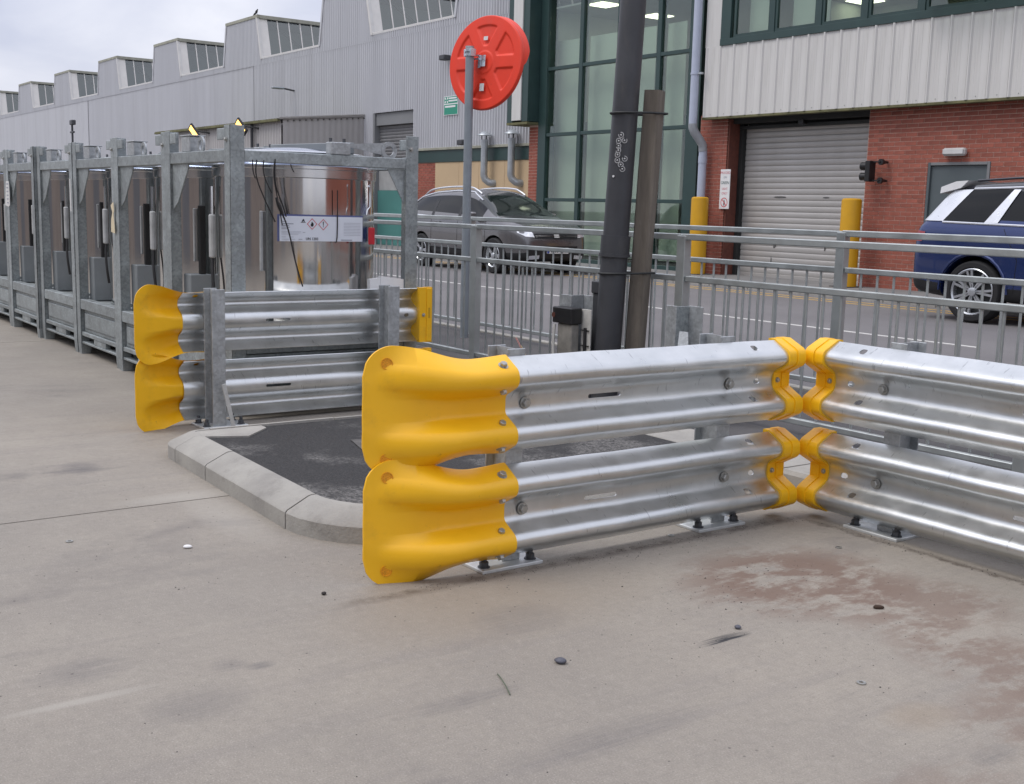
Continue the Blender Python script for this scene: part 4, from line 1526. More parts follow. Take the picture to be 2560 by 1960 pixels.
for i, (x, y, z, t, x1) in enumerate(inview):
    pr = rnd.uniform(0, .004)
    if i < 300:
        o = link("brick", brick_me if t == 'f' else half_me, wall if x > -14 else pier if x > -18 else pier2)
        o.location = (x - O[0], y - O[1] - pr, z)
    else:
        w = BL if t == 'f' else .1025
        stuff.box(x, min(x + w, x1), y - pr, y + .03, z, z + BH)
for (x, y, z, t, x1) in cutb:
    stuff.box(x, x1 - .004, y - .002, y + .03, z, z + BH)
o = stuff.build("brick_courses", M['brick'], wall, O)
o['kind'] = 'stuff'
# reveal of the shutter opening, side of the pier
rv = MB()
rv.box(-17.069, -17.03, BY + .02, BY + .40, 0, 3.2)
rv.build("opening_reveal", mat("shaded_reveal_brick", (.15, .05, .035), .9, 0, .25, 14), ob, O)  # pier's brick in a darker copy, the reveal's shade painted in
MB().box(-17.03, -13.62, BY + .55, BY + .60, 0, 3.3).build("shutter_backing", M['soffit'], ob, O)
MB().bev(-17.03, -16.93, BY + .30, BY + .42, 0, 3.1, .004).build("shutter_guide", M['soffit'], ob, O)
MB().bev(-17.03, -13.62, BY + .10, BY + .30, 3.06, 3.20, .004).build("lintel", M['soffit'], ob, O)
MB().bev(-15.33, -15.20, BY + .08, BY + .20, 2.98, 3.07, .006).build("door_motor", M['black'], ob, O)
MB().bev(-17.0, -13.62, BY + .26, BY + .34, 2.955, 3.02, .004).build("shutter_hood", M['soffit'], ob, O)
sh = link("roller_shutter", MB().box(-17.0 - O[0], -13.6 - O[0], .435, .45, .03, 3.0).mesh("roller_shutter", M['shutter']), ob)
pr = [(.410, 0), (.4035, .016), (.401, .040), (.401, .072), (.4045, .094), (.411, .108), (.430, .111), (.430, 0)]
slat = MB().prism([(-3.0, y, z) for y, z in pr], (3.41, 0, 0)).mesh("slat", M['shutter'], 50)
for i in range(26):
    o = link("slat", slat, sh)
    o.location = (0.0, rnd.uniform(-.0015, .0015), .10 + i * .1122)
q = MB().bev(-3.0, .41, .39, .44, .03, .099, .006)
q.build("bottom_bar", M['shutter'], sh)
q = MB()
for (x, z, w, h) in ((-15.95, 1.62, .34, .035), (-14.80, 1.62, .18, .03), (-16.02, .72, .10, .20), (-16.08, .36, .03, .2), (-14.75, .66, .03, .12)):
    pts = [(x - O[0] + w / 2 * math.cos(t) * rnd.uniform(.7, 1.1), .394, z + h / 2 * math.sin(t) * rnd.uniform(.7, 1.1)) for t in [i * math.pi / 5 for i in range(10)]]
    q.prism(pts, (0, .002, 0))
q.build("scuff_marks", mat("rubber_scuffs", (.10, .098, .095), .8, 0, .4, 20), sh)
# door
MB().bev(-12.335, -12.285, BY - .012, BY + .10, 0, 2.215, .003).build("door_frame", M['door'], ob, O)
MB().bev(-11.225, -11.175, BY - .012, BY + .10, 0, 2.215, .003).build("door_frame", M['recess'], ob, O)
MB().bev(-12.284, -11.226, BY - .012, BY + .10, 2.165, 2.214, .003).build("door_frame", M['recess'], ob, O)
d = MB().bev(-12.284, -11.226, BY + .03, BY + .075, .02, 2.16, .003).build("door", M['door'], ob, O)
MB().tube((-11.33, BY + .01, 1.05), (-11.24, BY + .01, 1.05), .012, 8).build("handle", M['silver'], d, O)
# cladding band above
CY = 17.12
xl, xr = -17.54, -5.2
MB().box(xl, xr, CY + .012, CY + .10, 3.175, 4.545).build("cladding_backing", M['clad'], ob, O)
pw_ = .3715
n = int((xr - xl) / pw_)
pan = MB()
pan.prism([(0, 0, 0), (.022, -.030, 0), (.046, -.030, 0), (.068, 0, 0), (.12, 0, 0), (.125, -.004, 0), (.137, -.004, 0), (.142, 0, 0), (.215, 0, 0), (.22, -.004, 0), (.232, -.004, 0), (.237, 0, 0), (pw_ - .004, 0, 0), (pw_ - .004, .011, 0), (0, .011, 0)], (0, 0, 1.365))
pme = pan.mesh("cladding_panel", M['clad'], 20)
for i in range(n):
    o = link("cladding_panel", pme, ob)
    o.location = (xl + .03 + i * pw_ - O[0], CY - O[1], 3.18)
    hexbolt(o, (.20, -.001, .05), (0, -1, 0), "screw", sc=.5)
MB().bev(xl - .0, xr, CY - .012, CY + .12, 3.135, 3.178, .003).build("drip_flashing", M['moss'], ob, O)
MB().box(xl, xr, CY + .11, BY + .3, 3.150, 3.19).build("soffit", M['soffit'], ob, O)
# left end strip beside the window and window band
MB().box(xl, -17.12, CY, CY + .10, 4.545, 7.2).build("cladding_strip", M['clad'], ob, O)
MB().box(xl, xr, CY, CY + .10, 6.0, 7.6).build("cladding_top", M['clad'], ob, O)
fz0, fz1 = 4.545, 6.0
MB().bev(-17.118, xr, CY - .03, CY + .14, fz0, fz0 + .13, .004).build("window_sill", M['green'], ob, O)
MB().bev(-17.118, -16.86, CY - .02, CY + .14, fz0 + .13, fz1, .004).build("window_jamb", M['green'], ob, O)
wx = [-16.86, -15.80, -14.68, -13.66, -12.5, -11.4, -10.3, -9.2, -8.1]
for a, c in zip(wx[:-1], wx[1:]):
    w = MB().bev(c - .055, c + .055, CY, CY + .13, fz0 + .13, fz1, .004).build("window_mullion", M['green'], ob, O)
    fr = MB()
    fr.box(a + .056, a + .11, CY + .02, CY + .08, fz0 + .131, fz1 - .01)
    fr.box(c - .11, c - .056, CY + .02, CY + .08, fz0 + .131, fz1 - .01)
    fr.box(a + .11, c - .11, CY + .021, CY + .079, fz0 + .131, fz0 + .19)
    f = fr.build("window", M['green'], ob, O)
    MB().box(a + .11, c - .11, CY + .048, CY + .054, fz0 + .19, fz1 - .01).build("pane", M['glass'], f, O)
# one top-hung sash standing open
mo = Matrix.Translation(Vector((-11.3, CY - .02, 5.55))) @ Matrix.Rotation(R(-26), 4, 'X')
q = MB()
q.box(-1.02, 1.0, -.03, .03, -.80, -.72, 0, mo).box(-1.02, -.95, -.03, .03, -.72, 0, 0, mo).box(.93, 1.0, -.03, .03, -.72, 0, 0, mo)
q.build("open_sash", M['green'], ob, O)
MB().box(-.95, .93, -.004, .004, -.72, 0, 0, mo).build("sash_pane", M['glass'], ob, O)
# rooms behind the upper windows
MB().box(-24.2, -5.3, BY + 5.4, BY + 5.5, 4.0, 6.1).build("room_wall", M['room'], ob, O)
MB().box(-17.89, -5.3, CY + .2, BY + 5.4, 6.02, 6.06).build("room_ceiling", M['ceiling'], ob, O)
MB().box(-17.1, -5.3, CY + .2, BY + 5.4, 4.0, 4.05).build("room_floor", M['room_dark'], ob, O)
for x0, x1 in ((-16.7, -15.95), (-15.6, -14.72)):
    MB().box(x0, x1, CY + .35, CY + .37, 4.70, 5.95).build("reflection_blind", M['reflection_blind'], ob, O)  # blind sheets that also imitate the pale reflection in the glass
MB().box(-13.4, -11.9, CY + .5, CY + 1.2, 4.72, 4.76).build("desk", M['wood'], ob, O)
for x, y in ((-17.75, 21.55), (-15.2, 21.55), (-12.2, 21.55), (-13.7, 18.6), (-10.7, 18.6)):
    MB().box(x, x + .6, y, y + .6, 6.0, 6.015).build("ceiling_light", M['lamp'], ob, O)
# glazed stair bay
cx0, cx1 = -23.16, -18.28
def gbox(nm, x0, x1, y0, y1, z0, z1, m_=M['green'], bv=.004):
    return MB().bev(x0, x1, y0, y1, z0, z1, bv).build(nm, m_, ob, O)
gbox("bay_jamb", -23.46, cx0, BY - .02, BY + .28, 0, 7.5)
gbox("bay_jamb", cx1, -17.90, BY - .02, BY + .25, 0, 7.5)
gbox("bay_head", cx0, cx1, BY, BY + .2, 6.29, 7.5)
mull = [-21.90, -20.56, -19.24]
for x in mull:
    gbox("mullion", x - .065, x + .065, BY, BY + .16, .12, 6.29)
tz = [1.50, 3.05, 4.60]
edges = [cx0] + mull + [cx1]
for a, c in zip(edges[:-1], edges[1:]):
    a2 = a + (.066 if a in mull else .001)
    c2 = c - (.066 if c in mull else .001)
    z0 = .121
    for z in tz + [6.29]:
        if z < 6.2:
            gbox("transom", a2, c2, BY + .005, BY + .15, z - .04, z + .04)
        MB().box(a2, c2, BY + .05, BY + .06, z0, z - (.041 if z < 6.2 else .001)).build("pane", M['glass'], ob, O)
        z0 = z + .041
gbox("bay_sill", cx0, cx1, BY, BY + .2, .0, .12)
MB().box(-23.4, -17.95, BY + 3.6, BY + 3.7, 0, 3.15).build("stair_wall", M['room'], ob, O)
MB().box(-23.4, -17.95, BY + .2, BY + 5.4, 6.02, 6.06).build("stair_ceiling", M['ceiling'], ob, O)
MB().box(-23.4, -17.95, BY + .9, BY + 3.6, 3.15, 3.40).build("stair_landing", M['room_dark'], ob, O)
for a, c in zip(edges[:-1], edges[1:]):
    MB().box(max(a - .18, -23.38), c - .55, BY + .42, BY + .44, .2, 5.3).build("reflection_blind", M['reflection_blind'], ob, O)  # sized to the pale part of each pane, partly an imitated reflection
MB().box(-23.45, -23.40, BY + .29, BY + 5.9, 0, 6.02).build("stair_side_wall", M['room'], ob, O)
MB().box(-23.40, -17.95, BY + .3, BY + 3.6, .0, .05).build("stair_floor", M['room_dark'], ob, O)
MB().box(-17.95, -17.90, BY + .45, BY + 5.4, 0, 6.0).build("stair_side_wall", M['room'], ob, O)
for x, y in ((-22.15, 17.72), (-22.48, 19.68), (-19.9, 17.95), (-20.4, 19.68)):
    MB().box(x, x + .58, y, y + .58, 6.0, 6.015).build("ceiling_light", M['lamp'], ob, O)
# white clad pilaster over the brick pier
gbox("pilaster_edge", -24.33, -24.10, BY - .35, BY + .3, 3.36, 8.2)
gbox("pilaster", -24.099, -23.72, BY - .38, BY + .1, 3.40, 8.2, M['clad'])
gbox("pilaster_edge", -23.719, -23.47, BY - .35, BY + .2, 3.37, 8.2)
gbox("pilaster_base", -24.33, -23.47, BY - .36, BY + .3, 3.30, 3.358, M['moss'])
# rest of the building's shell
MB().box(-24.3, -5.2, BY + 5.9, BY + 12, 0, 8.5).build("rear_block", M['clad'], ob, O)
MB().box(-24.3, -5.2, BY + .6, BY + 5.88, 7.62, 7.8).build("roof", M['roof'], ob, O)
MB().box(-6.2, 34, BY + .02, BY + 12, 0, 3.17).build("brick_extension", mat("far_brick", (.27, .09, .06), .85, 0, .15, 3), ob, O)
MB().box(-5.2, 34, CY, BY + 12, 3.18, 8.5).build("clad_extension", M['clad'], ob, O)

dp = thing("drainpipe", (-17.66, BY - .16, 0), "grey-blue drainpipe with a swan-neck bend at the pier by the shutter", "drainpipe")
px_ = -17.66
def P3(x, y, z):
    return (x - px_, y - (BY - .16), z)
MB().tube(P3(-17.65, 16.98, 3.02), P3(-17.65, 16.98, 7.4), .085, 16).build("upper_pipe", M['pipe'], dp)
MB().path([P3(-17.65, 16.98, 3.06), P3(-17.65, 16.985, 2.98), P3(-17.63, 17.03, 2.88), P3(-17.60, 17.15, 2.74), P3(-17.58, 17.22, 2.64), P3(-17.58, 17.235, 2.52)], .090, 14).build("bend", mat("pipe_bend", (.33, .35, .37), .45), dp)
MB().tube(P3(-17.58, 17.24, .04), P3(-17.58, 17.24, 2.56), .085, 16).build("lower_pipe", M['pipe'], dp)
MB().tube(P3(-17.58, 17.24, 2.28), P3(-17.58, 17.24, 2.42), .092, 16).build("coupling", M['pipe'], dp)
MB().tube(P3(-17.65, 16.98, 4.02), P3(-17.65, 16.98, 4.06), .095, 16).build("clip", M['pipe'], dp)
MB().bev(px_ and -17.57 - px_, -17.45 - px_, 16.96 - BY + .16, 17.02 - BY + .16, 4.02, 4.06, .004).build("clip_arm", M['flue'], dp)

for i, (bx, lab) in enumerate(((-17.30, "yellow safety bollard left of the roller shutter, in front of the drainpipe"), (-13.52, "yellow safety bollard right of the roller shutter"))):
    bo = thing("bollard", (bx, 16.95, .035), lab, "bollard", "yellow bollards guarding the roller shutter")
    MB().lathe([(.175, 0), (.175, 1.50), (.17, 1.535), (.14, 1.555), (.05, 1.56)], seg=28).build("sleeve", M['yellow_dirty'], bo)
    MB().bev(-.21, .21, -.21, .21, -.005, .012, .003).build("base_plate", M['soffit'], bo)
sg = thing("entry_sign", (-17.03, BY - .03, 1.76), "tall narrow white sign with red and green words and a no-pedestrians symbol", "sign")
MB().bev(-.135, .135, -.012, 0, -.395, .395, .002).build("panel", M['white'], sg)
for wd, z, s_, m_ in (("PROCEED", .325, .068, M['inkpink']), ("ON", .235, .06, M['ink_grey']), ("GREEN", .125, .082, M['inkgreen']), ("LIGHT", .005, .062, M['inkpink']), ("ONLY", -.085, .066, M['inkpink'])):
    text(wd, s_, m_, (0, -.0135, z), FRONT, sg, sx=.92)
q = MB()
n = 24
for i in range(n):
    a, c = 2 * math.pi * i / n, 2 * math.pi * (i + 1) / n
    q.add([(r_ * math.cos(t), -.0135, -.265 + r_ * math.sin(t)) for r_, t in ((.095, a), (.095, c), (.080, c), (.080, a))], [(0, 1, 2, 3)])
q.add([(-.068, -.0137, -.208), (-.056, -.0137, -.198), (.066, -.0137, -.322), (.054, -.0137, -.332)], [(0, 1, 2, 3)])
q.build("prohibition_ring", M['inkred'], sg)
q = MB()
q.add([(x, -.0133, -.265 + z) for x, z in ((-.018, .025), (.018, .025), (.022, -.01), (.012, -.012), (.018, -.065), (.006, -.065), (0, -.025), (-.010, -.065), (-.022, -.063), (-.012, -.01))], [tuple(range(10))])
q.add([(.013 * math.cos(t), -.0133, -.222 + .013 * math.sin(t)) for t in [i * math.pi / 5 for i in range(10)]], [tuple(range(10))])
q.build("walking_figure", M['ink'], sg)
ts = thing("traffic_signal", (-13.30, BY - .02, 1.87), "small black two-lamp traffic signal on the brick wall beside the shutter", "traffic signal")
MB().bev(-.10, .0, -.30, -.12, .02, .38, .01).build("housing", M['black'], ts)
for z in (.11, .29):
    q = MB().lathe([(.060, 0), (.066, -.03), (.07, -.13), (.063, -.128), (.055, -.02)], seg=16, axis='x')
    q.v = [(a - .10, c - .21, h + z) for a, c, h in q.v]
    q.build("lamp_hood", M['black'], ts)
for z in (.04, .36):
    MB().bev(-.02, .15, -.22, -.19, z - .012, z + .012, .003).build("arm", M['black'], ts)
    MB().lathe([(.055, 0), (.055, .05), (.03, .10), (.02, .20)], (0, 0, 0), 10, axis='y').build("wall_mount", M['black'], ts).location = (.15, -.20, z)
wlg = thing("wall_light", (-11.80, BY - .02, 2.31), "pale bulkhead light on the brick wall above the grey door", "wall light")
MB().bev(-.21, .21, -.11, .0, 0, .13, .03).build("body", mat("bulkhead", (.46, .45, .44), .5), wlg)
MB().bev(-.19, .19, -.118, -.11, .03, .11, .003).build("diffuser", mat("diffuser", (.55, .55, .54), .4), wlg)

# ------------------------------------------------------------------ factory with saw-tooth rooflights
FY = 18.0
fa = thing("factory", (-45, FY, 0), "long grey corrugated factory with a row of saw-tooth rooflights", "building")
FO = (-45, FY, 0)
def corrugated(x0, x1, zfun0, zfun1, y, pitch, depth, nm, m_, parent, off, holes=()):
    """profiled sheeting along x; zfun give bottom and top at each x"""
    q = MB()
    xs_ = []
    x = x0
    while x < x1:
        for f, d in ((0, 0), (.28, 0), (.5, depth), (.78, depth)):
            if x + f * pitch <= x1:
                xs_.append((x + f * pitch, d))
        x += pitch
    rows = [[(a, y - d, zfun0(a)) for a, d in xs_], [(a, y - d, zfun1(a)) for a, d in xs_]]
    q.grid(rows)
    return q.build(nm, m_, parent, off, ang=20, recalc=False)
T0, PER = -44.72, 8.4
teeth = [T0 + PER * k for k in (-6, -5, -4, -3, -2, -1, 0, 1, 2)]
SEAM = 6.28
def wall_top(x):
    for t in teeth:
        if t - .30 <= x <= t + 3.34:
            if x < t:
                return 6.48 + (x - (t - .30)) / .30 * 1.50
            if x > t + 2.92:
                return 6.48 + (t + 3.34 - x) / .42 * 1.50
            return 7.98
    return 6.48
PIT = .128
corrugated(-42.14, -24.2, lambda x: 2.92 if x > -30.44 else 4.08 if x > -32.93 else 0.0, lambda x: SEAM, FY, PIT, .042, "corrugated_wall", M['fact'], fa, FO)
corrugated(-63.7, -42.15, lambda x: .0, lambda x: SEAM, FY, PIT, .030, "corrugated_wall", M['fact'], fa, FO)
corrugated(-110, -63.72, lambda x: .0, lambda x: SEAM, FY, PIT * 2, .030, "corrugated_wall", M['fact'], fa, FO)
corrugated(-110, -24.2, lambda x: SEAM - .03, wall_top, FY - .010, PIT, .042, "gable_sheeting", M['fact'], fa, FO)
for x in (-42.145, -63.71):
    MB().box(x - .008, x + .008, FY - .046, FY - .02, 0, SEAM - .03).build("sheet_joint", M['roof'], fa, FO)
for k, t in enumerate(teeth):
    dep = 22.0
    tooth = MB()
    tooth.add([(t + .0, FY + .02, 8.0), (t + 2.92, FY + .02, 8.0), (t + 2.92, FY + dep, 8.0), (t, FY + dep, 8.0), (t - .30, FY + .02, 6.45), (t - .30, FY + dep, 6.45)], [(0, 1, 2, 3), (0, 3, 5, 4)])
    tb = tooth.build("roof_monitor", M['roof'], fa, FO, recalc=False)
    MB().bev(t - .06, t + 3.02, FY - .07, FY + .02, 7.95, 8.06, .004).build("fascia", M['fact_trim'], tb, FO)
    MB().bev(t + 2.86, t + 3.02, FY + .021, FY + dep, 7.93, 8.055, .004).build("fascia", M['fact_trim'], tb, FO)
    # glazed flank, leaning
    def fl(y, s, o=0.0):           # s 0 bottom .. 1 top, o outwards
        return (t + 3.34 - .42 * s + o, y, 6.45 + 1.47 * s)
    q = MB()
    q.add([fl(FY + .02, 0), fl(FY + .34, 0), fl(FY + .34, 1), fl(FY + .02, 1), fl(FY + .02, 0, .03), fl(FY + .34, 0, .03), fl(FY + .34, 1, .03), fl(FY + .02, 1, .03)],
          [(0, 1, 2, 3), (7, 6, 5, 4), (0, 4, 5, 1), (1, 5, 6, 2), (2, 6, 7, 3), (3, 7, 4, 0)])
    if k % 3 != 0 or k == 6:
        pass
    q.build("end_panel", M['fact_white'], tb, FO)
    for xb, xt, m_ in ((t + 3.34, t + 2.92, M['clad']), (t - .30, t, M['fact'])):
        MB().prism([(xb - .05, FY - .075, 6.44), (xb + .05, FY - .075, 6.44), (xt + .05, FY - .075, 7.95), (xt - .05, FY - .075, 7.95)], (0, .11, 0)).build("edge_flashing", m_, tb, FO)
    npan = 11
    y = FY + .34
    bars = MB()
    for i in range(npan):
        y2 = y + (.46 if i else .40)
        MB().add([fl(y, .03, .012), fl(y2, .03, .012), fl(y2, .97, .012), fl(y, .97, .012)], [(0, 1, 2, 3)]).build("pane", M['glass_roof'], tb, FO)
        MB().add([fl(y2 - .02, 0, .03), fl(y2 + .02, 0, .03), fl(y2 + .02, 1, .03), fl(y2 - .02, 1, .03), fl(y2 - .02, 0, -.02), fl(y2 + .02, 0, -.02), fl(y2 + .02, 1, -.02), fl(y2 - .02, 1, -.02)],
                 [(0, 1, 2, 3), (0, 4, 5, 1), (1, 5, 6, 2), (2, 6, 7, 3), (3, 7, 4, 0)]).build("glazing_bar", M['fact_white'], tb, FO)
        y = y2
    MB().add([fl(y, 0), fl(FY + dep, 0), fl(FY + dep, 1), fl(y, 1)], [(0, 1, 2, 3)]).build("flank_sheet", M['roof'], tb, FO)
    # dim loft behind the glass with a sloping brace
    MB().add([(t + .3, FY + .3, 6.4), (t + .3, FY + 8, 6.4), (t + .3, FY + 8, 7.95), (t + .3, FY + .3, 7.95)], [(0, 1, 2, 3)]).build("loft_lining", M['room'], tb, FO)
    MB().prism([fl(FY + .5, 1, -.25), fl(FY + .66, 1, -.25), fl(FY + 2.6, 0, -.25), fl(FY + 2.42, 0, -.25)], (-.08, 0, 0)).build("brace", M['room_dark'], tb, FO)
    MB().bev(t + 3.34, t + PER - .30, FY - .05, FY + .10, 6.44, 6.51, .004).build("parapet_coping", M['clad'], fa, FO)
MB().box(-110, -24.4, FY + .2, FY + 24, 6.30, 6.40).build("valley_roof", M['roof'], fa, FO)
MB().box(-110, -24.4, FY + .30, FY + .36, 0, 6.28).build("inner_wall", M['room_dark'], fa, FO)
MB().bev(-30.40, -24.3, FY - .075, FY - .0, 2.86, 2.93, .006).build("drip_flashing", M['fact_trim'], fa, FO)
MB().bev(-30.35, -24.3, FY - .03, FY + .1, 2.52, 2.858, .004).build("green_band", M['green'], fa, FO)
fbm = MB().box(-30.35, -29.22, FY + .012, FY + .2, 0, 2.519)
fw_ = fbm.build("brick_panel", M['mortar'], fa, FO)
spots = []
for j in range(33):
    course(-30.34, -29.23, FY, .035 + j * .075, j % 2)
for (x, y, z, t_, x1) in spots:
    if t_ == 'c':
        continue
    o = link("brick", brick_me if t_ == 'f' else half_me, fw_)
    o.location = (x - FO[0], y - FO[1] - rnd.uniform(0, .004), z)
bx_ = [-29.215, -27.95, -26.95, -25.72, -24.35]
for a, c in zip(bx_[:-1], bx_[1:]):
    MB().bev(a, c - .008, FY - .006, FY + .05, .03, 2.518, .003).build("board", M['beige'], fa, FO)
# recessed doorway with shutter, grey sheet and teal lower panel
MB().box(-32.95, -30.40, FY + .25, FY + .29, 0, 4.08).build("doorway_back", M['recess'], fa, FO)
MB().bev(-33.02, -32.83, FY - .02, FY + .25, 0, 4.08, .004).build("doorway_jamb", M['recess'], fa, FO)
MB().bev(-32.83, -30.46, FY + .04, FY + .24, 3.70, 4.075, .004).build("doorway_head", M['recess'], fa, FO)
MB().bev(-30.46, -30.36, FY - .02, FY + .25, 0, 4.08, .004).build("doorway_jamb", M['fact'], fa, FO)
sl2 = MB().prism([(-2.35, .20, 0), (-2.35, .17, .03), (-2.35, .17, .075), (-2.35, .20, .098)], (2.35, 0, 0)).mesh("slat", mat("dull_shutter", (.25, .25, .255), .55, .2), 50)
for i in range(11):
    o = link("slat", sl2, fa)
    o.location = (-30.47 - FO[0], 0, 2.60 + i * .10)
MB().bev(-32.82, -30.47, FY + .14, FY + .20, 1.72, 2.59, .004).build("grey_sheet", mat("pale_grey_sheet", (.36, .365, .36), .6), fa, FO)
MB().bev(-32.82, -30.47, FY + .10, FY + .20, .04, 1.715, .004).build("teal_panel", M['teal'], fa, FO)

le = thing("lean_to", (-38, 15.2, 0), "low grey-brown lean-to shed with a mossy gutter against the factory", "shed")
LO = (-38, 15.2, 0)
corrugated(-44.5, -33.5, lambda x: 0, lambda x: 3.74, 15.2, .2, .03, "front_sheeting", M['shed'], le, LO)
q = MB()
ys = []
y = 15.2
while y < FY - .03:
    for f, d in ((0, 0), (.3, 0), (.5, .014), (.8, .014)):
        if y + f * .2 < FY - .03:
            ys.append((y + f * .2, d))
    y += .2
q.grid([[(-33.5 + d, yy, 0) for yy, d in ys], [(-33.5 + d, yy, 3.78 + .26 * (yy - 15.2) / 2.8) for yy, d in ys]])
q.build("side_sheeting", M['shed'], le, LO, 20, False)
q = MB()
for i in range(14):
    yy = 15.35 + i * .2
    q.tube((-33.468, yy, 3.70 + .26 * (yy - 15.2) / 2.8), (-33.455, yy, 3.70 + .26 * (yy - 15.2) / 2.8), .022, 6)
q.build("fixing_washers", M['soffit'], le, LO)
q = MB()
rows = [[(-44.6 + i * .1, yy, zz + (.012 if i % 2 else 0)) for i in range(113)] for yy, zz in ((15.02, 3.76), (FY - .05, 4.05))]
q.grid(rows)
q.build("roof_sheet", M['moss'], le, LO, recalc=False)
MB().bev(-44.6, -33.45, 15.0, 15.10, 3.68, 3.755, .01).build("gutter", M['moss'], le, LO)
MB().prism([(-33.46, 15.05, 3.74), (-33.46, FY - .05, 4.01), (-33.46, FY - .05, 4.08), (-33.46, 15.05, 3.81)], (.04, 0, 0)).build("verge_trim", M['shed'], le, LO)
MB().tube((-35.6, 15.1, 0), (-35.6, 15.1, 3.7), .05, 8).build("downpipe", M['column'], le, LO)
for x, lab in ((-39.75, "lit orange floodlight on the lean-to, the farther of the two"), (-35.62, "lit orange floodlight on the lean-to, the one at the nearest cage's post")):
    fl_ = thing("floodlight", (x, 14.86, 3.62), lab, "floodlight", "lit floodlights under the lean-to gutter")
    mm = Matrix.Rotation(R(-35), 4, 'Y') @ Matrix.Rotation(R(20), 4, 'X')
    MB().bev(-.15, .15, -.16, -.08, -.27, .27, .02, 0, mm).build("housing", M['black'], fl_)
    MB().box(-.11, .11, -.166, -.1605, -.21, .21, 0, mm).build("lamp_face", M['floodlit'], fl_)
    MB().tube((.0, -.08, 0), (.38, .34, -.08), .025, 8).build("arm", M['black'], fl_)
for x, lab in ((-26.35, "zinc flue pipe with conical cap on the beige boards, left one"), (-25.10, "zinc flue pipe with conical cap on the beige boards, next to the brick pier")):
    f = thing("flue_pipe", (x, FY - .24, 2.0), lab, "flue", "zinc flue pipes with conical caps")
    MB().tube((0, 0, .22), (0, 0, 1.06), .095, 18).build("pipe", M['flue'], f)
    MB().path([(0, 0, .24), (0, 0, .12), (.02, .03, .02), (.09, .10, -.06), (.14, .16, -.08), (.16, .25, -.08)], .097, 14).build("elbow", M['flue'], f)
    MB().lathe([(.205, 1.165), (.20, 1.175), (.09, 1.255), (.01, 1.29)], seg=20).build("cap", M['flue'], f)
    for a in (0, 2.1, 4.2):
        MB().tube((.08 * math.cos(a), .08 * math.sin(a), 1.04), (.08 * math.cos(a), .08 * math.sin(a), 1.18), .012, 6).build("stay", M['soffit'], f)
es = thing("safety_sign", (-28.35, FY - .05, 4.08), "green and white emergency sign on the corrugated wall behind the orange mirror", "sign")
MB().bev(-.37, .37, -.01, 0, -.27, .25, .002).build("panel", M['white'], es)
MB().box(-.35, .35, -.0115, -.0105, -.255, .02).build("lower_field", M['signgreen'], es)
MB().box(-.35, .35, -.0115, -.0105, .05, .235).build("upper_field", M['signgreen'], es)
q = MB()
for s1, s2 in ((-1, 1), (1, 1), (-1, -1), (1, -1)):
    q.add([(-.235 + s1 * .09, -.0125, .143 + s2 * .08), (-.235 + s1 * .035, -.0125, .143 + s2 * .075), (-.235 + s1 * .02, -.0125, .143 + s2 * .01), (-.235 + s1 * .085, -.0125, .143 + s2 * .03)], [(0, 1, 2, 3)])
for x0, x1, z0, z1 in ((-.12, .30, .17, .21), (-.12, .33, .10, .14), (-.30, .24, -.06, -.01)):
    q.box(x0, x1, -.0125, -.0116, z0, z1)
q.build("white_print", M['white'], es)
st = thing("wall_lamp", (-38.6, FY - .05, 5.13), "thin grey street lamp head on an arm from the corrugated wall", "lamp")
MB().tube((.0, 0, 0), (-.04, -.36, .05), .03, 8).build("arm", M['column'], st)
MB().bev(-.10, .10, -.80, -.36, .02, .09, .03, 0, Matrix.Rotation(R(-8), 4, 'Z')).build("lamp_head", M['pole'], st)
cp = thing("camera_pole", (-58.0, 15.6, 0), "thin pole with a camera bracket above the far cages", "pole")
MB().tube((0, 0, 0), (0, 0, 4.75), .05, 8).build("mast", M['column'], cp)
MB().bev(-.25, .25, -.05, .05, 4.25, 4.33, .01).build("bracket", M['column'], cp)
MB().bev(-.12, .30, -.10, .10, 4.62, 4.85, .03, 0, Matrix.Translation(Vector((0, 0, 0)))).build("camera_head", M['column'], cp)
for x, y, z, lab in ((-28.45, FY - .2, 5.36, "small dark security camera just left of the orange mirror"), (-27.45, FY - .2, 3.02, "small dark lamp on the ledge behind the mirror pole")):
    s_ = thing("security_camera", (x, y, z), lab, "camera")
    MB().bev(-.14, .14, -.14, .10, -.07, .07, .02).build("body", M['column'], s_)
    MB().tube((0, .08, 0), (0, .2, -.05), .02, 6).build("arm", M['column'], s_)
bd = thing("bird", (-41.95, FY + .0, 8.06), "small dark bird perched on a rooflight's corner", "bird")
q = MB()
q.lathe([(.01, -.16), (.05, -.10), (.085, 0), (.08, .08), (.045, .14), (.05, .18), (.045, .22), (.01, .25)], (0, 0, 0), 10, axis='x')
q.v = [(x * .55, y * .55, z * .55 + .11 + x * .35) for x, y, z in q.v]
q.build("body", mat("bird_grey", (.05, .05, .055), .8), bd)
q = MB()
q.tube((0, .03, .1), (0, .03, 0), .008, 5).tube((0, -.03, .1), (0, -.03, 0), .008, 5)
q.build("legs", M['soffit'], bd)
q = MB().prism([(-.10, -.03, .08), (-.10, .03, .08), (-.26, .04, -.02), (-.26, -.04, -.02)], (0, 0, .015))
q.build("tail", M['column'], bd)

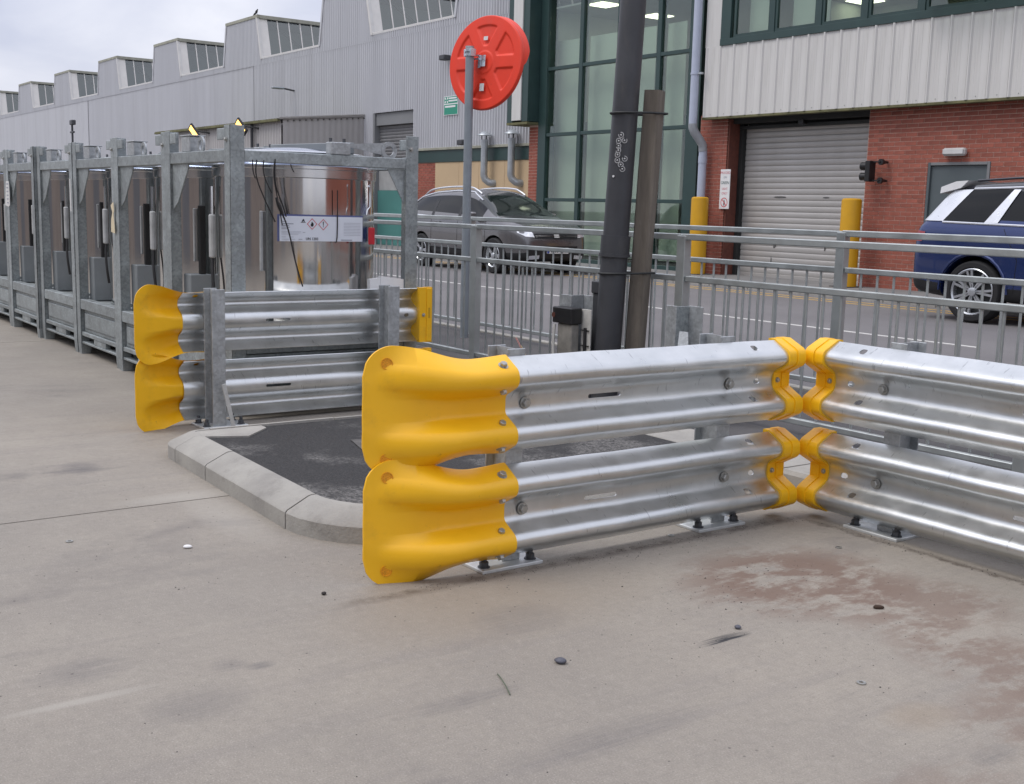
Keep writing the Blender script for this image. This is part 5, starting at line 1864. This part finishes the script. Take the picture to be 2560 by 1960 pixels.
# ------------------------------------------------------------------ warehouse on the other side of the yard (shows in the polished tanks)
wh = thing("warehouse", (-16, -13, 0), "brown warehouse across the yard, showing only as reflections in the polished tanks", "building")
WO = (-16, -13, 0)
MB().box(-48, 60, -25, -13, 0, 2.6).build("brick_base", mat("brown_brick", (.36, .30, .26), .85, 0, .2, 2), wh, WO)
MB().box(-48, 60, -25, -13.04, 2.6, 7.4).build("upper_cladding", mat("brown_cladding", (.46, .45, .44), .7, 0, .1, .5), wh, WO)
MB().bev(-48.2, 60.2, -25.1, -12.9, 7.4, 7.6, .02).build("roof_edge", M['soffit'], wh, WO)
for x in (-40, -30, -20, -10, 0, 10, 20, 30, 40):
    MB().box(x, x + 3.6, -13.0, -12.96, .05, 4.0).build("loading_door", mat("loading_door", (.22, .22, .23), .5), wh, WO)

# ------------------------------------------------------------------ cars
def wheel(parent, x, y, side, r, rim_r, spokes, double=False, rim_m=None):
    w = bpy.data.objects.new("wheel", None)
    COL.objects.link(w)
    w.parent = parent
    w.location = (x, y, r)
    q = MB()
    tw = .115
    q.lathe([(rim_r, -tw * .8), (rim_r + .02, -tw), (r - .03, -tw), (r - .006, -tw * .8), (r, -tw * .4), (r, tw * .4), (r - .006, tw * .8), (r - .03, tw), (rim_r + .02, tw), (rim_r, tw * .8)], seg=40, axis='y', cap=False)
    q.build("tyre", M['tyre'], w, ang=40)
    q = MB()
    s = side
    q.lathe([(rim_r + .004, s * tw * .95), (rim_r - .006, s * tw * 1.0), (rim_r - .022, s * tw * .85), (rim_r - .03, s * tw * .2)], seg=40, axis='y', cap=False)
    for i in range(spokes):
        a = 2 * math.pi * i / spokes
        for da in ((-.12, .12) if double else (0,)):
            c, sn = math.cos(a), math.sin(a)
            c2, s2 = math.cos(a + da), math.sin(a + da)
            hw = .014 if double else .030
            t = Vector((-sn, 0, c))
            p0 = Vector((c * .03, s * tw * .78, sn * .03))
            p1 = Vector((c2 * (rim_r - .015), s * tw * .86, s2 * (rim_r - .015)))
            pts = [p0 - t * hw * 1.2, p0 + t * hw * 1.2, p1 + t * hw, p1 - t * hw]
            q.prism(pts, (0, -s * .03, 0))
    q.lathe([(.055, s * tw * .70), (.052, s * tw * .95), (.03, s * tw * 1.0)], seg=16, axis='y')
    q.build("rim", rim_m or M['alloy'], w, ang=35)
    q = MB()
    q.lathe([(rim_r - .005, s * .02), (rim_r - .005, s * .028)], seg=32, axis='y')
    q.build("brake_disc", M['soffit'], w)
    return w

def car_shell(name, root, st, axles, ra, body_m, low_m, glass_rng, screen_rng, rear_rng, roof_m=None, roof_rng=None):
    """st: x, bottom, belt, roof, half width, half width at roof"""
    rows = []
    for (x, zb, belt, roof, wb, wr) in st:
        half = [(wb * .80, zb), (wb * .975, zb + .04), (wb * .995, zb + .16), (wb, zb + .5 * (belt - zb)), (wb * .992, belt - .10), (wb * .955, belt), (wr + (wb * .955 - wr) * .08, roof - .10 * (roof - belt) - .01), (wr * .90, roof - .008), (wr * .45, roof)]
        ring = [(x, -y, z) for y, z in half] + [(x, 0, roof + .008)] + [(x, y, z) for y, z in reversed(half)] + [(x, 0, zb)]
        rows.append(ring)
    w = len(rows[0])
    q = MB()
    q.grid(rows, close=True)
    q.f += [tuple(range(w - 1, -1, -1)), tuple(range((len(rows) - 1) * w, len(rows) * w))]
    q.mi += [0, 0]
    nst = len(st)
    for j in range(nst - 1):
        for i in range(w):
            k = j * w + i
            s_ = i if i < 9 else 17 - i         # band index from sill (0) to crown (8)
            if s_ in (0, 1) or i >= 18:
                q.mi[k] = 1
            if s_ == 5 and glass_rng[0] <= j < glass_rng[1]:
                q.mi[k] = 2
            if s_ in (6, 7, 8) and screen_rng[0] <= j < screen_rng[1]:
                q.mi[k] = 3
            if s_ in (6, 7, 8) and rear_rng and rear_rng[0] <= j < rear_rng[1]:
                q.mi[k] = 2
            if roof_rng and s_ in (6, 7, 8) and roof_rng[0] <= j < roof_rng[1]:
                q.mi[k] = 4
    mats = [body_m, low_m, M['carglass'], M['screenglass'], roof_m or body_m]
    o = q.build("shell", mats, None, ang=180)
    sb = o.modifiers.new("s", 'SUBSURF')
    sb.levels = 2
    sb.render_levels = 2
    me = evaluated_mesh(o)
    o.modifiers.clear()
    o.data = me
    bvh = BVHTree.FromPolygons([v.co.copy() for v in me.vertices], [list(p.vertices) for p in me.polygons])
    cut = MB()
    for ax in axles:
        for sy in (-1, 1):
            n = 28
            cut.prism([(ax + ra * math.cos(2 * math.pi * i / n), sy * .55, ra * math.sin(2 * math.pi * i / n) + axles_r) for i in range(n)], (0, sy * .8, 0))
    boolean_cut(o, cut)
    me = o.data
    groups = {}
    for p in me.polygons:
        c, nn = p.center, p.normal
        mi = p.material_index
        if mi == 3:
            key = "windscreen"
        elif mi == 2:
            key = "rear_window" if (nn.x < -.55) else ("side_window" if c.y < 0 else "side_window_")
        elif mi == 4:
            key = "roof"
        elif abs(c.y) < .60 and c.z < axles_r + ra and any(abs(c.x - ax) < ra + .01 for ax in axles) and abs(nn.y) > .9 and c.z > .2:
            key = "wheel_well"
        elif mi == 1:
            key = "sill_trim"
        else:
            key = "body"
        groups.setdefault(key, []).append(p)
    for key, ps in groups.items():
        q = MB()
        used = {}
        for p in ps:
            idx = []
            for vi in p.vertices:
                if vi not in used:
                    used[vi] = len(q.v)
                    q.v.append(tuple(me.vertices[vi].co))
                idx.append(used[vi])
            q.f.append(tuple(idx))
            q.mi.append(0)
        mm = {"windscreen": M['screenglass'], "rear_window": M['carglass'], "side_window": M['carglass'], "side_window_": M['carglass'], "roof": roof_m or body_m, "wheel_well": M['hole'], "sill_trim": low_m, "body": body_m}[key]
        q.build(key.rstrip('_'), mm, root, ang=35, recalc=False)
    bpy.data.objects.remove(o)
    return bvh

def on_side(bvh, x, z, off=.006, side=-1):
    h = bvh.ray_cast(Vector((x, side * 4, z)), Vector((0, -side, 0)))
    if h[0] is None:
        return None
    return h[0] + h[1].normalized() * off * (1 if h[1].y * side > 0 else -1)
def on_end(bvh, y, z, off=.006, front=True):
    s = 1 if front else -1
    h = bvh.ray_cast(Vector((s * 5, y, z)), Vector((-s, 0, 0)))
    if h[0] is None:
        return None
    return h[0] + h[1].normalized() * off * (1 if h[1].x * s > 0 else -1)
def on_top(bvh, x, y, off=.006):
    h = bvh.ray_cast(Vector((x, y, 4)), Vector((0, 0, -1)))
    return None if h[0] is None else h[0] + Vector((0, 0, off))
def patch(fn, bvh, poly, name, m_, parent, thick=None, sub=3, **k):
    pts = []
    n = len(poly)
    for i in range(n):
        a, c = poly[i], poly[(i + 1) % n]
        for s in range(sub):
            t = s / sub
            p = fn(bvh, a[0] + (c[0] - a[0]) * t, a[1] + (c[1] - a[1]) * t, **k)
            if p is not None:
                pts.append(p)
    if len(pts) < 3:
        return None
    ctr = fn(bvh, sum(p[0] for p in poly) / n, sum(p[1] for p in poly) / n, **k) or sum(pts, Vector()) / len(pts)
    q = MB()
    q.add(pts + [ctr], [(i, (i + 1) % len(pts), len(pts)) for i in range(len(pts))])
    return q.build(name, m_, parent, ang=40)
def patch4(fn, bvh, quad, name, m_, parent, nu=8, nv=8, **k):
    a, b_, c, d = [Vector(p) for p in quad]
    rows = []
    for j in range(nv + 1):
        row = []
        for i in range(nu + 1):
            p = a.lerp(b_, i / nu).lerp(d.lerp(c, i / nu), j / nv)
            h = fn(bvh, p.x, p.y, **k)
            row.append(h if h is not None else (rows[-1][i] if rows else Vector((p.x, 0, p.y))))
        rows.append(row)
    return MB().grid(rows).build(name, m_, parent, ang=60)
def trim_line(fn, bvh, pts, r, name, m_, parent, sub=5, **k):
    out = []
    for a, c in zip(pts[:-1], pts[1:]):
        for s in range(sub):
            t = s / sub
            p = fn(bvh, a[0] + (c[0] - a[0]) * t, a[1] + (c[1] - a[1]) * t, **k)
            if p is not None:
                out.append(p)
    p = fn(bvh, *pts[-1], **k)
    if p is not None:
        out.append(p)
    if len(out) > 1:
        MB().path(out, r, 6).build(name, m_, parent)

# grey crossover, front and near side in view
axles_r = .345
ca = thing("parked_car", (-20.03, 13.77, .006), "grey crossover car parked across the road, front towards the right", "car", "cars parked across the road")
stA = [(-2.26, .42, .86, .90, .74, .64), (-2.20, .32, 1.03, 1.10, .86, .72), (-2.05, .28, 1.13, 1.36, .895, .66), (-1.82, .26, 1.13, 1.53, .91, .63), (-1.2, .24, 1.10, 1.61, .92, .62), (-.5, .24, 1.07, 1.635, .92, .62), (.05, .24, 1.05, 1.62, .92, .61),
       (.42, .24, 1.04, 1.53, .92, .61), (.85, .24, 1.03, 1.31, .92, .68), (1.20, .24, 1.02, 1.09, .92, .78), (1.62, .24, .97, 1.04, .91, .76), (1.92, .25, .90, .965, .86, .68), (2.10, .27, .78, .83, .74, .58), (2.17, .32, .60, .64, .60, .48)]
bvA = car_shell("car", ca, stA, (1.33, -1.37), .395, M['carA'], M['black'], (2, 8), (7, 9), (2, 3))
for x in (1.33, -1.37):
    for s in (-1, 1):
        wheel(ca, x, s * .815, s, .345, .225, 5, True)
trim_line(on_side, bvA, [(-2.03, 1.12), (-1.6, 1.075), (-.5, 1.04), (.9, 1.02)], .014, "window_trim", M['silver'], ca)
trim_line(on_side, bvA, [(-2.05, 1.16), (-1.95, 1.30), (-1.72, 1.45), (-1.2, 1.545), (-.4, 1.585), (.15, 1.56), (.55, 1.40)], .016, "window_trim", M['silver'], ca)
for x0, x1 in ((-1.02, -.92), (-.02, .08)):
    patch(on_side, bvA, [(x0, 1.08), (x1, 1.07), (x1 - .03, 1.55), (x0 - .03, 1.55)], "pillar", M['black'], ca, off=.003)
for s in (-1, 1):
    rl = [on_top(bvA, x, s * .53, .012 + .05 * min(1, max(0, (x + 1.85) / .25)) * min(1, max(0, (.35 - x) / .3))) for x in [-1.85 + .1 * k for k in range(23)]]
    MB().path([p for p in rl if p], .018, 6).build("roof_rail", M['silver'], ca)
for s in (-1, 1):
    patch(on_end, bvA, [(s * .46, .715), (s * .70, .735), (s * .80, .80), (s * .80, .885), (s * .56, .82)], "headlight", M['headlamp'], ca, off=.010)
    patch(on_end, bvA, [(s * .42, .36), (s * .64, .35), (s * .66, .50), (s * .46, .48)], "fog_light", M['black'], ca, off=.008)
    patch(on_end, bvA, [(s * .42, .325), (s * .64, .31), (s * .64, .375), (s * .42, .39)], "bumper_trim", M['silver'], ca, off=.014)
patch(on_end, bvA, [(-.50, .70), (.50, .70), (.54, .79), (-.54, .79)], "grille", M['black'], ca, off=.010, sub=6)
trim_line(on_end, bvA, [(-.50, .745), (.50, .745)], .009, "grille_bar", M['chrome'], ca, off=.014)
patch(on_end, bvA, [(-.44, .36), (.44, .36), (.50, .56), (-.50, .56)], "lower_grille", M['black'], ca, off=.008, sub=6)
patch(on_end, bvA, [(-.06, .715), (.06, .715), (.06, .775), (-.06, .775)], "badge", M['chrome'], ca, off=.02)
np_ = MB().bev(2.19, 2.201, -.26, .26, .42, .53, .002).build("number_plate", M['plate'], ca)
MB().box(2.2015, 2.2025, -.258, -.215, .425, .525).build("plate_band", M['plateblue'], np_)
text("NL65 AKC", .105, M['ink'], (2.203, .022, .473), SIDE, np_)
for s in (-1, 1):
    MB().bev(.60, .78, s * .93 + (-.12 if s < 0 else 0), s * .93 + (0 if s < 0 else .12), 1.03, 1.17, .03).build("door_mirror", M['carA'], ca)
for x in (-.98, .02, 1.02):
    trim_line(on_side, bvA, [(x, .42), (x + .01, .75), (x, 1.0)], .004, "door_seam", M['hole'], ca, off=.0)
for x in (-.80, .22):
    trim_line(on_side, bvA, [(x, .95), (x + .18, .945)], .012, "door_handle", M['carA'], ca, off=.014)
trim_line(on_side, bvA, [(-1.0, .44), (.95, .42)], .018, "sill_moulding", M['black'], ca, off=.006)

# blue large estate, rear end in view
axles_r = .385
cbx = thing("parked_car", (-6.96, 13.93, .006), "dark blue four-by-four with pale rear pillars parked at the right edge", "car", "cars parked across the road")
stB = [(-2.42, .50, .95, 1.00, .80, .72), (-2.38, .36, 1.10, 1.14, .92, .80), (-2.31, .32, 1.20, 1.25, .96, .80), (-2.20, .30, 1.22, 1.46, .97, .75), (-2.04, .28, 1.22, 1.66, .98, .73), (-1.80, .27, 1.21, 1.725, .985, .72), (-1.2, .26, 1.20, 1.75, .99, .72), (-.3, .26, 1.17, 1.77, .99, .72), (.35, .26, 1.15, 1.73, .99, .71),
       (.85, .26, 1.13, 1.50, .99, .76), (1.30, .26, 1.12, 1.19, .99, .84), (1.9, .27, 1.07, 1.14, .98, .82), (2.28, .30, .96, 1.02, .93, .76), (2.42, .36, .72, .78, .84, .66)]
bvB = car_shell("car", cbx, stB, (1.45, -1.47), .445, M['carB'], M['black'], (5, 9), (8, 10), (3, 4), M['carB_roof'], (4, 8))
for x in (1.45, -1.47):
    for s in (-1, 1):
        wheel(cbx, x, s * .865, s, .385, .285, 7, True)
for s in (-1, 1):
    patch4(on_side, bvB, [(-2.0, 1.235), (-1.38, 1.235), (-1.12, 1.63), (-1.72, 1.63)], "side_window", M['carglass'], cbx, off=.006, side=s, nu=12, nv=10)
    patch4(on_side, bvB, [(-2.28, 1.235), (-1.98, 1.235), (-1.70, 1.63), (-2.0, 1.62)], "rear_pillar", M['silver'], cbx, off=.013, side=s, nu=12, nv=12)  # pale patch laid over the body at the rear pillar
    patch4(on_side, bvB, [(-1.40, 1.225), (-1.22, 1.225), (-1.06, 1.63), (-1.15, 1.63)], "pillar", M['silver'], cbx, off=.012, side=s, nu=5, nv=12)
    trim_line(on_side, bvB, [(-1.98, 1.225), (-.5, 1.195), (.7, 1.16)], .014, "window_trim", M['silver'], cbx, side=s)
    trim_line(on_side, bvB, [(-1.70, 1.64), (-.4, 1.675), (.3, 1.64)], .014, "window_trim", M['silver'], cbx, side=s)
    trim_line(on_side, bvB, [(-1.47 + .47 * math.cos(R(a)), .385 + .47 * math.sin(R(a))) for a in range(0, 181, 15)], .016, "arch_lip", M['carB'], cbx, side=s, sub=2)
    trim_line(on_side, bvB, [(-.92, .40), (-.90, .8), (-1.12, 1.16)], .004, "door_seam", M['hole'], cbx, off=.0, side=s)
    trim_line(on_side, bvB, [(-2.28, .88), (-1.95, .84)], .010, "bumper_crease", M['silver'], cbx, off=.0, side=s)
    patch(on_side, bvB, [(-2.41, .98), (-2.24, .98), (-2.20, 1.10), (-2.40, 1.12)], "tail_light", mat("tail_lamp", (.30, .05, .06), .2, 0, .1, 8), cbx, off=.008, side=s)
q = MB()
q.bev(-.74, .74, -.0, .0001, 0, .0001) if False else None
sp_ = MB()
sp_.prism([(-2.17, -.76, 1.585), (-2.16, -.76, 1.665), (-1.95, -.76, 1.735), (-1.78, -.76, 1.745), (-1.88, -.76, 1.655)], (0, 1.52, 0))
sp_.build("roof_spoiler", M['white'], cbx)
for s in (-1, 1):
    rl = [on_top(bvB, x, s * .60, .045) for x in (-1.75, -1.2, -.5, .1, .3)]
    MB().path([p for p in rl if p], .016, 6).build("roof_rail", M['carB_roof'], cbx)
MB().bev(-2.435, -2.425, -.26, .26, .72, .83, .002).build("number_plate", mat("yellow_plate", (.65, .48, .03), .4), cbx)
q = MB().lathe([(.02, 0), (.03, .05), (.012, .07)], seg=8)
for s in (-1, 1):
    MB().bev(.75, .95, s * 1.0 + (-.14 if s < 0 else 0), s * 1.0 + (0 if s < 0 else .14), 1.12, 1.28, .03).build("door_mirror", M['carB'], cbx)
MB().prism([(-1.35, -.02, 1.74), (-1.35, .02, 1.74), (-1.20, .02, 1.74), (-1.20, -.02, 1.74)], (-.06, 0, .06)).build("roof_aerial", M['black'], cbx)

# ------------------------------------------------------------------ litter on the concrete
def pebble(loc, sx, sy, sz, m_, label, rz=0.0, name="pebble"):
    bm = bmesh.new()
    bmesh.ops.create_icosphere(bm, subdivisions=3, radius=1)
    rr = random.Random(int(abs(loc[0]) * 1000))
    ph = [rr.uniform(0, 6) for _ in range(4)]
    for v in bm.verts:
        k = 1 + .10 * math.sin(2.3 * v.co.x + ph[0]) + .08 * math.sin(3 * v.co.y + ph[1]) + .06 * math.sin(4 * v.co.z + ph[2])
        v.co = Vector((v.co.x * sx * k, v.co.y * sy * k, v.co.z * sz * k))
    me = bpy.data.meshes.new(name)
    bm.to_mesh(me)
    bm.free()
    me.materials.append(m_)
    me.polygons.foreach_set('use_smooth', [True] * len(me.polygons))
    o = link(name, me)
    o.location = (loc[0], loc[1], sz * .9)
    o.rotation_euler = (0, 0, rz)
    return tag(o, label, "stone")
pebble((-2.43, 1.93), .017, .012, .009, M['stone'], "smooth blue-grey pebble on the bare concrete in the foreground", .6)
pebble((-2.36, 2.565), .011, .008, .007, M['stone'], "small grey stone beside the dark scuff", .3)
pebble((-2.25, 3.10), .018, .010, .006, mat("brown_flake", (.05, .030, .02), .9), "brown flake lying on the reddish mud patch", .9)
pebble((-3.29, 1.63), .008, .007, .006, M['grit'], "dark pebble left of the first base plate's dirt line")
pebble((-4.01, 1.44), .016, .010, .007, M['white'], "pale chip of stone in front of the island kerb", 1.0)
q = MB().path(bez((-2.455, 1.735, .003), (-2.41, 1.72, .008), (-2.36, 1.70, .006), (-2.325, 1.685, .003), 8), .0017, 5)
tag(q.build("stem", M['twig']), "thin green stem lying on the foreground concrete", "stem")
WASH = MB()
rows = []
for i in range(20):
    a = 2 * math.pi * i / 20
    rows.append([(rr * math.cos(a), rr * math.sin(a), z) for rr, z in ((.013, 0), (.013, .003), (.006, .003), (.006, 0))])
rows.append(rows[0])
WASH.grid(rows, close=True)
WME = WASH.mesh("washer", M['bolt'])
for (x, y, lab) in ((-3.23, 3.10, "steel washer on the concrete beside the second base plate of the foreground barrier"), (-2.78, 3.55, "steel washer on the concrete between the two barriers' base plates"),
                    (-1.885, 2.545, "steel washer on the bare concrete nearest the right edge"), (-4.30, 1.10, "steel washer on the open concrete at left")):
    o = link("washer", WME)
    o.location = (x, y, .001)
    tag(o, lab, "washer", "steel washers dropped on the concrete")
gr = MB()
for i in range(1500):
    if i < 420:
        x, y = rnd.uniform(-5.6, -1.0), rnd.uniform(.7, 3.6)
    elif i < 850:
        x, y = -3.165 + rnd.gauss(0, .03), rnd.uniform(1.9, 3.75)
    elif i < 1200:
        x, y = rnd.uniform(-3.15, -1.2), 3.775 + rnd.gauss(0, .025)
    else:
        x, y = -2.5 + rnd.gauss(0, .35), 2.8 + rnd.gauss(0, .35)
    s = rnd.uniform(.0010, .0026) * (1.7 if rnd.random() < .06 else 1)
    a = rnd.uniform(0, 6)
    pts = [(x + s * math.cos(a + k) * rnd.uniform(.6, 1.2), y + s * math.sin(a + k) * rnd.uniform(.6, 1.2), 0.0004) for k in (0, 1.5, 3.1, 4.6)]
    gr.add(pts + [(x, y, s * .9)], [(0, 1, 4), (1, 2, 4), (2, 3, 4), (3, 0, 4)])
o = gr.build("grit", M['grit'], ang=10)
o['kind'] = 'stuff'
o['label'] = "dark grit scattered over the concrete below the barriers"

# empties used only to place copies must not render geometry of their own
bpy.context.view_layer.update()
